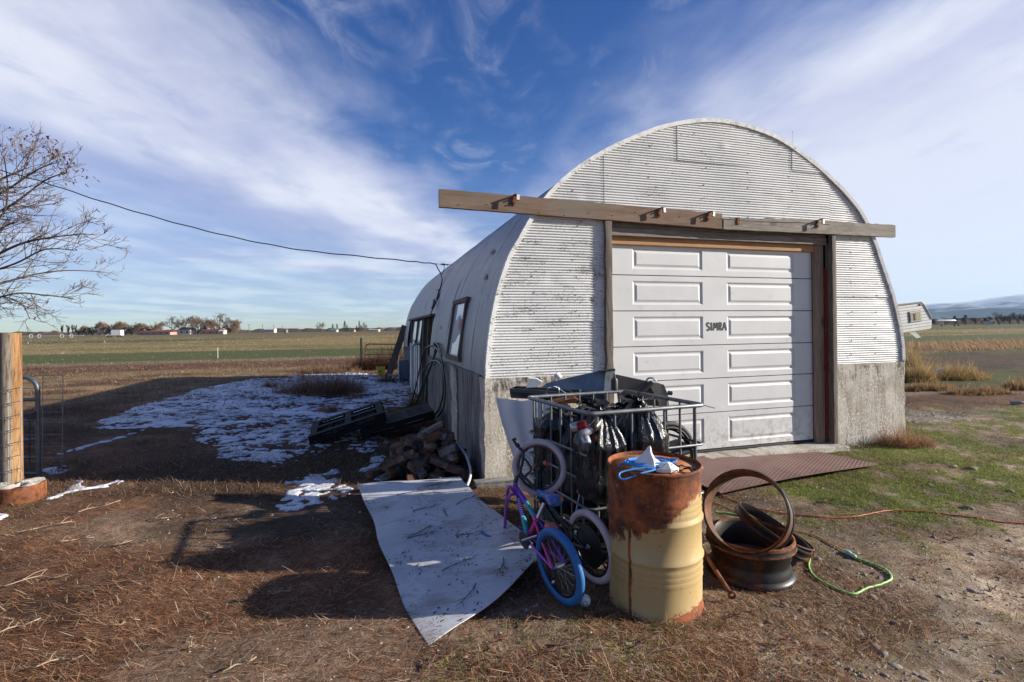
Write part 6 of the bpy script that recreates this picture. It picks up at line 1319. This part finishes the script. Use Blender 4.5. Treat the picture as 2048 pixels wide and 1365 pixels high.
def conifer_mesh(seed, wide=.28):
    r = random.Random(seed); tk = MB(); tk.tube([(0, 0, 0), (0, 0, .95)], [.02, .004], 6); n = 2600; z = nr.random(n)**.8; a = nr.uniform(0, 6.28, n); rr = wide*(1-z)**.8*np.sqrt(nr.random(n))*(.8+.4*fbm(a*2, z*9, seed, 2)); me = None
    b = blades('crown', rr*np.cos(a), rr*np.sin(a), .06+z*.92, nr.uniform(.03, .07, n), nr.uniform(.012, .025, n), a, nr.uniform(-.5, .4, n), pick([(.028, .036, .022), (.018, .026, .017), (.045, .05, .028)], n)); me = b.data; bpy.data.objects.remove(b); return tk.mesh('trunk', M['twig_far'], 60), me, 2*wide
def build_far():
    kinds = {'bare': [bare_mesh(i, M['twig_far'], .62, 1.4) for i in range(3)], 'brown': [bare_mesh(10+i, M['twig_warm'], .50, 2.4, 5, .018, 9, -.12) for i in range(3)], 'poplar': [bare_mesh(20, M['twig_far'], .14, 2.2, 5, .02, 8, -.1)], 'conifer': [conifer_mesh(30), conifer_mesh(31, .36)]}
    labs = {'bare': 'bare branching tree on the horizon %s', 'brown': 'dense brown winter tree in the far grove %s', 'poplar': 'slim upright poplar on the horizon %s', 'conifer': 'dark evergreen on the horizon %s'}; cnt = {}
    def tree(kind, px, top, Y, wpx, where, group, grd=0):
        ms = kinds[kind]; i = cnt.get(kind, 0); cnt[kind] = i+1; tk, cr, w0 = ms[i % len(ms)]; a, _ = px_ray(px, 660); x = a*Y; h = at(px, top, Y).z-grd; o = thing('far_tree', labs[kind] % where, 'tree', (x, Y, grd), 0, group)
        s = wpx*1.12*Y/1000/w0; o.rotation_euler = (0, 0, i*2.1); o.scale = (s, s, h); link('trunk', tk, o); link('crown', cr, o)
    gL = 'far trees left of the shed'; gR = 'far trees right of the shed'
    for i, px in enumerate((124, 137, 145, 151)): tree('poplar', px, 648.5+.5*(i % 2), 640, 5 if i != 1 else 7, ['standing alone leftmost', 'second from the left', 'third from the left', 'rightmost of the four'][i], gL)
    seq = [(113, 660, 9), (157, 653, 7), (164, 653, 8), (173, 650, 10), (185, 647, 12), (198, 641, 12), (211, 643, 13), (224, 642, 16), (237, 641, 16), (251, 643, 15), (263, 643, 14), (276, 645, 15), (289, 645, 14), (303, 643, 14), (317, 645, 14)]
    for i, (px, tp_, w_) in enumerate(seq): tree('brown', px, tp_, 520, w_*1.7, 'left of the truck' if px < 210 else 'behind the truck' if px < 260 else 'right of the truck', gL)
    for px, tp_, w_, wh in ((347, 630, 40, 'at the left of the farmstead'), (366, 630, 36, 'over the dark farm roof'), (410, 632, 30, 'behind the red farm roof'), (444, 624, 52, 'tallest at the farmstead'), (641, 643, 22, 'alone left of the evergreens'), (594, 655, 8, 'small beside the silo'), (728, 644, 15, 'right of the evergreens')): tree('bare', px, tp_, 470 if px < 500 else 700, w_, wh, gL)
    for px, tp_, w_, wh in ((396, 630, 34, 'between the farm roofs'), (461, 640, 28, 'rightmost at the farmstead'), (472, 637, 26, 'at the right end of the farmstead'), (430, 640, 24, 'beside the pink farm wall')): tree('brown', px, tp_, 460, w_, wh, gL)
    for px, tp_, w_, wh in ((665.5, 648, 8, 'first from the left behind the field'), (674, 647.5, 9, 'second beside the green roof'), (689.5, 642, 10, 'tallest of the field row'), (694, 650, 8, 'short beside the tallest'), (713, 652, 7, 'low left of the pointed one'), (718.6, 641, 8, 'pointed beside the bare tree')): tree('conifer', px, tp_, 700, w_, wh, gL)
    for px, tp_, w_, wh in ((1910, 632, 15, 'left of the right pair'), (1931, 630, 20, 'right of the pair beyond the camper'), (1970, 638, 16, 'low on the right horizon')): tree('conifer', px, tp_, 520, w_, wh, gR)
    for px, tp_, w_, wh in ((1950, 634, 16, 'between the right evergreens'), (1998, 623, 30, 'left of the right edge group'), (2020, 624, 28, 'middle of the right edge group'), (2038, 625, 26, 'at the right edge'), (1890, 633, 18, 'just right of the camper'), (2052, 624, 26, 'cut by the right edge')): tree('bare', px, tp_, 480, w_, wh, gR)
    # a far-off wood that reads as one mass
    m = MB(); r = random.Random(5)
    for x0, x1, Y, h0 in ((-1.06, -.20, 900, 5), (.80, 1.15, 620, 6)):
        n = 260; P0 = []; P1 = []; P2 = []
        for i in range(n): a = x0+(x1-x0)*i/(n-1); h = h0*(.5+1.3*float(fbm(a*90, 3.1, 95, 4))); P0.append((a*Y, Y, 0)); P1.append((a*Y, Y+4, h)); P2.append((a*Y, Y+30, h*.9))
        m.grid([P0, P1, P2])
    tag(m.build('far_wood', M['far_wood'], None, 0), 'dark strip of distant woods along the horizon', 'woods', kind='stuff')
    # houses and farm buildings
    def house(label, px0, px1, top, eave, base, Y, wall, roof, dep=9):
        a, b = at(px0, base, Y), at(px1, base, Y); z0 = 0; ze = at(px0, eave, Y).z; zt = at(px0, top, Y).z; o = thing('farm_house', label, 'house', ((a.x+b.x)/2, Y, 0)); hw = (b.x-a.x)/2
        m = MB(); m.box((0, dep/2, ze/2), (hw*2, dep, ze)); m.build('wall', wall, o); m = MB(); e = .5; m.add([(-hw-e, -e, ze-.1), (hw+e, -e, ze-.1), (hw+e, dep/2, zt), (-hw-e, dep/2, zt), (hw+e, dep+e, ze-.1), (-hw-e, dep+e, ze-.1)], [(0, 1, 2, 3), (3, 2, 4, 5), (0, 3, 5), (1, 4, 2)]); m.build('roof', roof, o, 0)
        for k in range(max(1, int(hw*2/5))): x = -hw+(k+.5)*hw*2/max(1, int(hw*2/5)); MB().box((x, -.04, ze*.5), (1.4, .1, ze*.4)).build('window', M['glass'], o)
    house('dark roofed farmhouse under the bare trees', 358, 380, 655, 660, 669, 455, M['house'], M['roof_dark']); house('red roofed farmhouse right of the dark one', 402, 440, 659, 663.5, 669, 450, M['house_tan'], M['roof_red']); house('small white shed beside the red roofed farmhouse', 438, 447, 660, 662.5, 668.5, 440, M['house'], M['house'], 5)
    house('low tan farm building behind the truck', 276, 340, 662, 665, 670, 430, M['house_tan'], M['roof_red']); house('green roofed house beside the evergreens', 662, 673, 658, 660, 662.8, 690, M['house'], M['green_roof']); house('long low white shed on the field horizon', 737, 757, 659, 660, 662, 720, M['house'], M['house']); house('pale grey barn near the silo', 528, 548, 657.5, 659.5, 664, 760, M['house'], M['house']); house('low brown farm shed right of the evergreens', 700, 708, 658.5, 660, 663, 690, M['house_tan'], M['roof_dark']); house('pale farm shed among the right horizon trees', 1983, 1993, 640, 642, 646, 500, M['house'], M['roof_dark'])
    o = thing('grain_silo', 'small round grey grain silo on the horizon', 'silo', (at(572, 665, 740).x, 740, 0)); m = MB(); s = 740/1000; m.lathe([(3.0, 0), (3.0, 4.2), (2.9, 4.3), (.3, 5.3), (0, 5.3)], 24); m.build('tank', M['galv'], o, 30)
    for i, (px, tp_, w_) in enumerate(((498, 648, 'largest, nearest the farmstead'), (525, 649, 'second from the farmstead'), (547, 649.5, 'third from the farmstead'), (565, 651.5, 'beside the round silo'))):
        Y = 420+i*60; a = at(px, tp_, Y); o = thing('utility_pole', 'thin utility pole on the horizon, '+w_, 'utility pole', (a.x, Y, 0), 0, 'utility poles on the horizon'); m = MB(); m.tube([(0, 0, 0), (0, 0, a.z)], [.22, .15], 6); m.build('pole', M['twig_far'], o); MB().box((0, 0, a.z-.7), (2.6, .14, .16)).build('crossarm', M['twig_far'], o)
    # wheel line irrigation
    o = thing('wheel_line', 'pale irrigation pipe on wheels across the far field', 'irrigation line', (at(100, 674, 210).x, 210, 0)); zb = at(100, 672.5, 210).z; m = MB(); m.tube([(-26, 0, zb), (14, 0, zb)], .12, 6); m.build('pipe', M['pipe'], o)
    for x in (-20, -8, -4.5, 5, 9): m = MB(); m.tube([(x, .75*math.cos(t), max(.75, zb)+.75*math.sin(t)) for t in np.linspace(0, 6.283, 17)[:-1]], .07, 5, True); m.build('wheel', M['pipe'], o)
    o = thing('stock_trailer', 'long pale tank trailer parked beyond the camper', 'trailer', at(1893, 646, 330)); o.location.z = 0; m = MB(); z = at(1893, 642, 330).z; m.tube([(-6.5, 0, z), (-6.2, 0, z), (5.5, 0, z), (6.3, 0, z-.3)], [.3, .75, .75, .4], 10); m.build('tank', M['pipe'], o); m = MB(); m.box((7, 0, z-.8), (1.6, 2, 1.6), None, .2); m.build('cab', M['galv'], o)
    for x in (-4, 4.5, 7): m = MB(); m.lathe([(0, -.2), (.5, -.2), (.5, .2), (0, .2)], 12, Matrix.Translation((x, -.9, .5)) @ Matrix.Rotation(math.pi/2, 4, 'X')); m.build('wheel', M['rubber'], o)
    for px, y0, y1, Y, wh in ((435.5, 695, 715, 33, 'standing in the green strip'), (208.5, 682, 689, 95, 'far off in the stubble'), (56, 684, 692, 90, 'left near the cedar post')):
        p0 = at(px, y1, Y); o = thing('marker_stake', 'thin white marker stake '+wh, 'stake', (p0.x, Y, 0), 0, 'white stakes in the field'); m = MB(); m.box((0, 0, at(px, y0, Y).z/2), (.034*Y/33, .03, at(px, y0, Y).z)); m.build('stake', M['white_paint'], o)
    # box truck
    p = at(230, 674, 240); o = thing('box_truck', 'white box truck parked beyond the far field', 'truck', (p.x, 240, 0), R(6)); k = .24
    MB().box((1.1, 0, 2.05), (4.4, 2.3, 2.6), None, .06).build('cargo_box', M['white_paint'], o); m = MB(); m.prism([(-3.5, .55), (-3.5, 1.15), (-2.6, 1.30), (-2.0, 2.05), (-1.1, 2.1), (-1.1, .5)], -1.0, 1.0, Matrix.Rotation(math.pi/2, 4, 'X')); m.build('cab', M['white_paint'], o, 25)
    m = MB(); m.add([(-2.66, -.9, 1.34), (-2.66, .9, 1.34), (-2.08, .85, 2.0), (-2.08, -.85, 2.0)], [(0, 3, 2, 1)]); m.build('windscreen', M['glass'], o, 0); m = MB(); m.add([(-2.45, -1.012, 1.32), (-1.35, -1.012, 1.32), (-1.35, -1.012, 1.95), (-1.95, -1.012, 1.98)], [(0, 1, 2, 3)]); m.build('side_window', M['glass'], o, 0)
    MB().box((-3.52, 0, .75), (.1, 1.9, .45), None, .02).build('grille', M['black'], o)
    for y_ in (-.75, .75): MB().box((-3.54, y_, 1.0), (.08, .32, .2)).build('headlight', M['pane_pale'], o)
    for x, y_ in ((-2.55, -.95), (-2.55, .95), (1.9, -.95), (1.9, .95)): m = MB(); m.lathe([(0, -.13), (.42, -.13), (.45, 0), (.42, .13), (0, .13)], 18, Matrix.Translation((x, y_, .45)) @ Matrix.Rotation(math.pi/2, 4, 'X')); m.build('wheel', M['rubber'], o)
build_far()
# ---------------------------------------------------------------- camper behind the shed
def build_camper():
    Y = 27.0; a = at(1868, 650, Y); o = thing('camper_trailer', 'old white fifth wheel camper standing behind the shed', 'camper', (a.x, Y, 0), SHED_RZ*.8); o.rotation_euler = (0, -.095, SHED_RZ*.8); o.location.z = -.35
    zt = 3.28; zb = 1.82; m = MB(); D = 2.3
    prof = [(0, zb+.05), (.06, zb+.5), (-.42, zt-.10), (-.55, zt), (-9.2, zt+.05), (-9.2, .75), (-2.35, .75), (-2.35, zb), (-.1, zb)]
    m.prism(prof, 0, -D, Matrix.Rotation(math.pi/2, 4, 'X')); m.build('body', M['camper'], o, 20)
    for i in range(1, 9):
        z = zb+i*.162; xr = -.03 if z < zb+.5 else .06-.48*(z-zb-.5)/(zt-.1-zb-.5)-.05; MB().box(((-9.15+xr)/2, -.006, z), (9.15+xr, .012, .014)).build('siding_rib', M['brown_panel'], o)
    MB().box((-4.85, -.01, zt+.015), (8.6, .05, .07)).build('roof_trim', M['brown_panel'], o); m = MB(); m.tube([(.075, -.02, zb+.5), (-.41, -.02, zt-.09), (-.53, -.02, zt+.01)], .02, 5); m.build('corner_trim', M['dark_metal'], o)
    wv = bpy.data.objects.new('window', None); COL.objects.link(wv); wv.parent = o; wz = zb+.76
    MB().box((-1.06, -.012, wz), (.82, .04, .60), None, .01).build('frame', M['gate'], wv); MB().box((-1.06, -.030, wz), (.74, .02, .52)).build('sash', M['pipe'], wv)
    for x in (-1.245, -.885): MB().box((x, -.042, wz), (.31, .012, .44)).build('pane', M['curtain'], wv)
    MB().box((-1.16, -.05, wz-.02), (.10, .01, .38)).build('pane_gap', M['glass'], wv)
    MB().box((-.62, -.02, zt-.10), (.16, .05, .09), None, .01).build('marker_lamp', M['orange_cord'], o); m = MB(); m.prism([(-1.95, zb-.02), (-1.55, zb-.02), (-1.2, zb-.34), (-1.5, zb-.36)], .3, .34, Matrix.Rotation(math.pi/2, 4, 'X')); m.build('skid_plate', M['pale_metal'], o, 0)
    MB().box((-1.5, 1.1, zb-.3), (.3, .3, .6)).build('pin_box', M['dark_metal'], o)
    for y_ in (.25, 2.0): MB().box((-2.5, y_, .45), (.12, .12, .9)).build('jack_leg', M['dark_metal'], o)
    for x in (-6.4, -7.3):
        for y_ in (.12, 2.2): m = MB(); m.lathe([(0, -.1), (.33, -.1), (.36, 0), (.33, .1), (0, .1)], 18, Matrix.Translation((x, y_, .72)) @ Matrix.Rotation(math.pi/2, 4, 'X')); m.build('wheel', M['rubber'], o)
build_camper()
# ---------------------------------------------------------------- mountains and air
def build_mountains():
    def ridge(name, az0, az1, D, hf, n=220, m_=26, depth=3200):
        rows = []
        for j in range(m_+1):
            f = j/m_; row = []
            for i in range(n+1):
                a = az0+(az1-az0)*i/n; d = D+depth*f; x = d*math.sin(a); y = d*math.cos(a); h = hf(math.tan(a))*D/1000
                rg = float(fbm(x*.0011, y*.0011, 97, 5)); rise = sm(f, 0, .8)*(1-.5*sm(f, .85, 1)); row.append((x, y, -5+h*float(rise)*(.80+.40*rg)*(1 if f < .8 else 1)))
            rows.append(row)
        m = MB(); m.grid(rows, True); o = m.build(name, M['mountain'], None, 80); tag(o, kind='structure')
    xs = [.35, .5, .6, .70, .80, .845, .90, .95, 1.0, 1.1, 1.25, 1.5, 1.9]; hs = [2, 14, 22, 30, 38, 42, 47, 52, 57, 66, 70, 60, 40]
    ridge('mountains', math.atan(.34), math.atan(1.9), 7000, lambda t: float(np.interp(t, xs, hs)))
    ridge('hills', math.atan(-.62), math.atan(.3), 9000, lambda t: float(np.interp(t, (-.62, -.45, -.3, -.2, .0, .3), (0, 2.5, 5, 9, 10, 6))), 120, 10)
build_mountains()
def build_haze():
    m = MB(); m.box((1000, 6000, 399), (27000, 14500, 802)); k = bpy.data.materials.new('air'); k.use_nodes = True; nt = k.node_tree; nt.nodes.clear(); o_ = nt.nodes.new('ShaderNodeOutputMaterial'); v = nt.nodes.new('ShaderNodeVolumePrincipled'); v.inputs['Color'].default_value = (.42, .70, 1, 1); v.inputs['Density'].default_value = 3.2e-5; v.inputs['Anisotropy'].default_value = .1
    nt.links.new(v.outputs[0], o_.inputs['Volume']); tag(m.build('haze', k, None, 0), 'thin bluish haze over the plain', 'haze', kind='stuff')
build_haze()
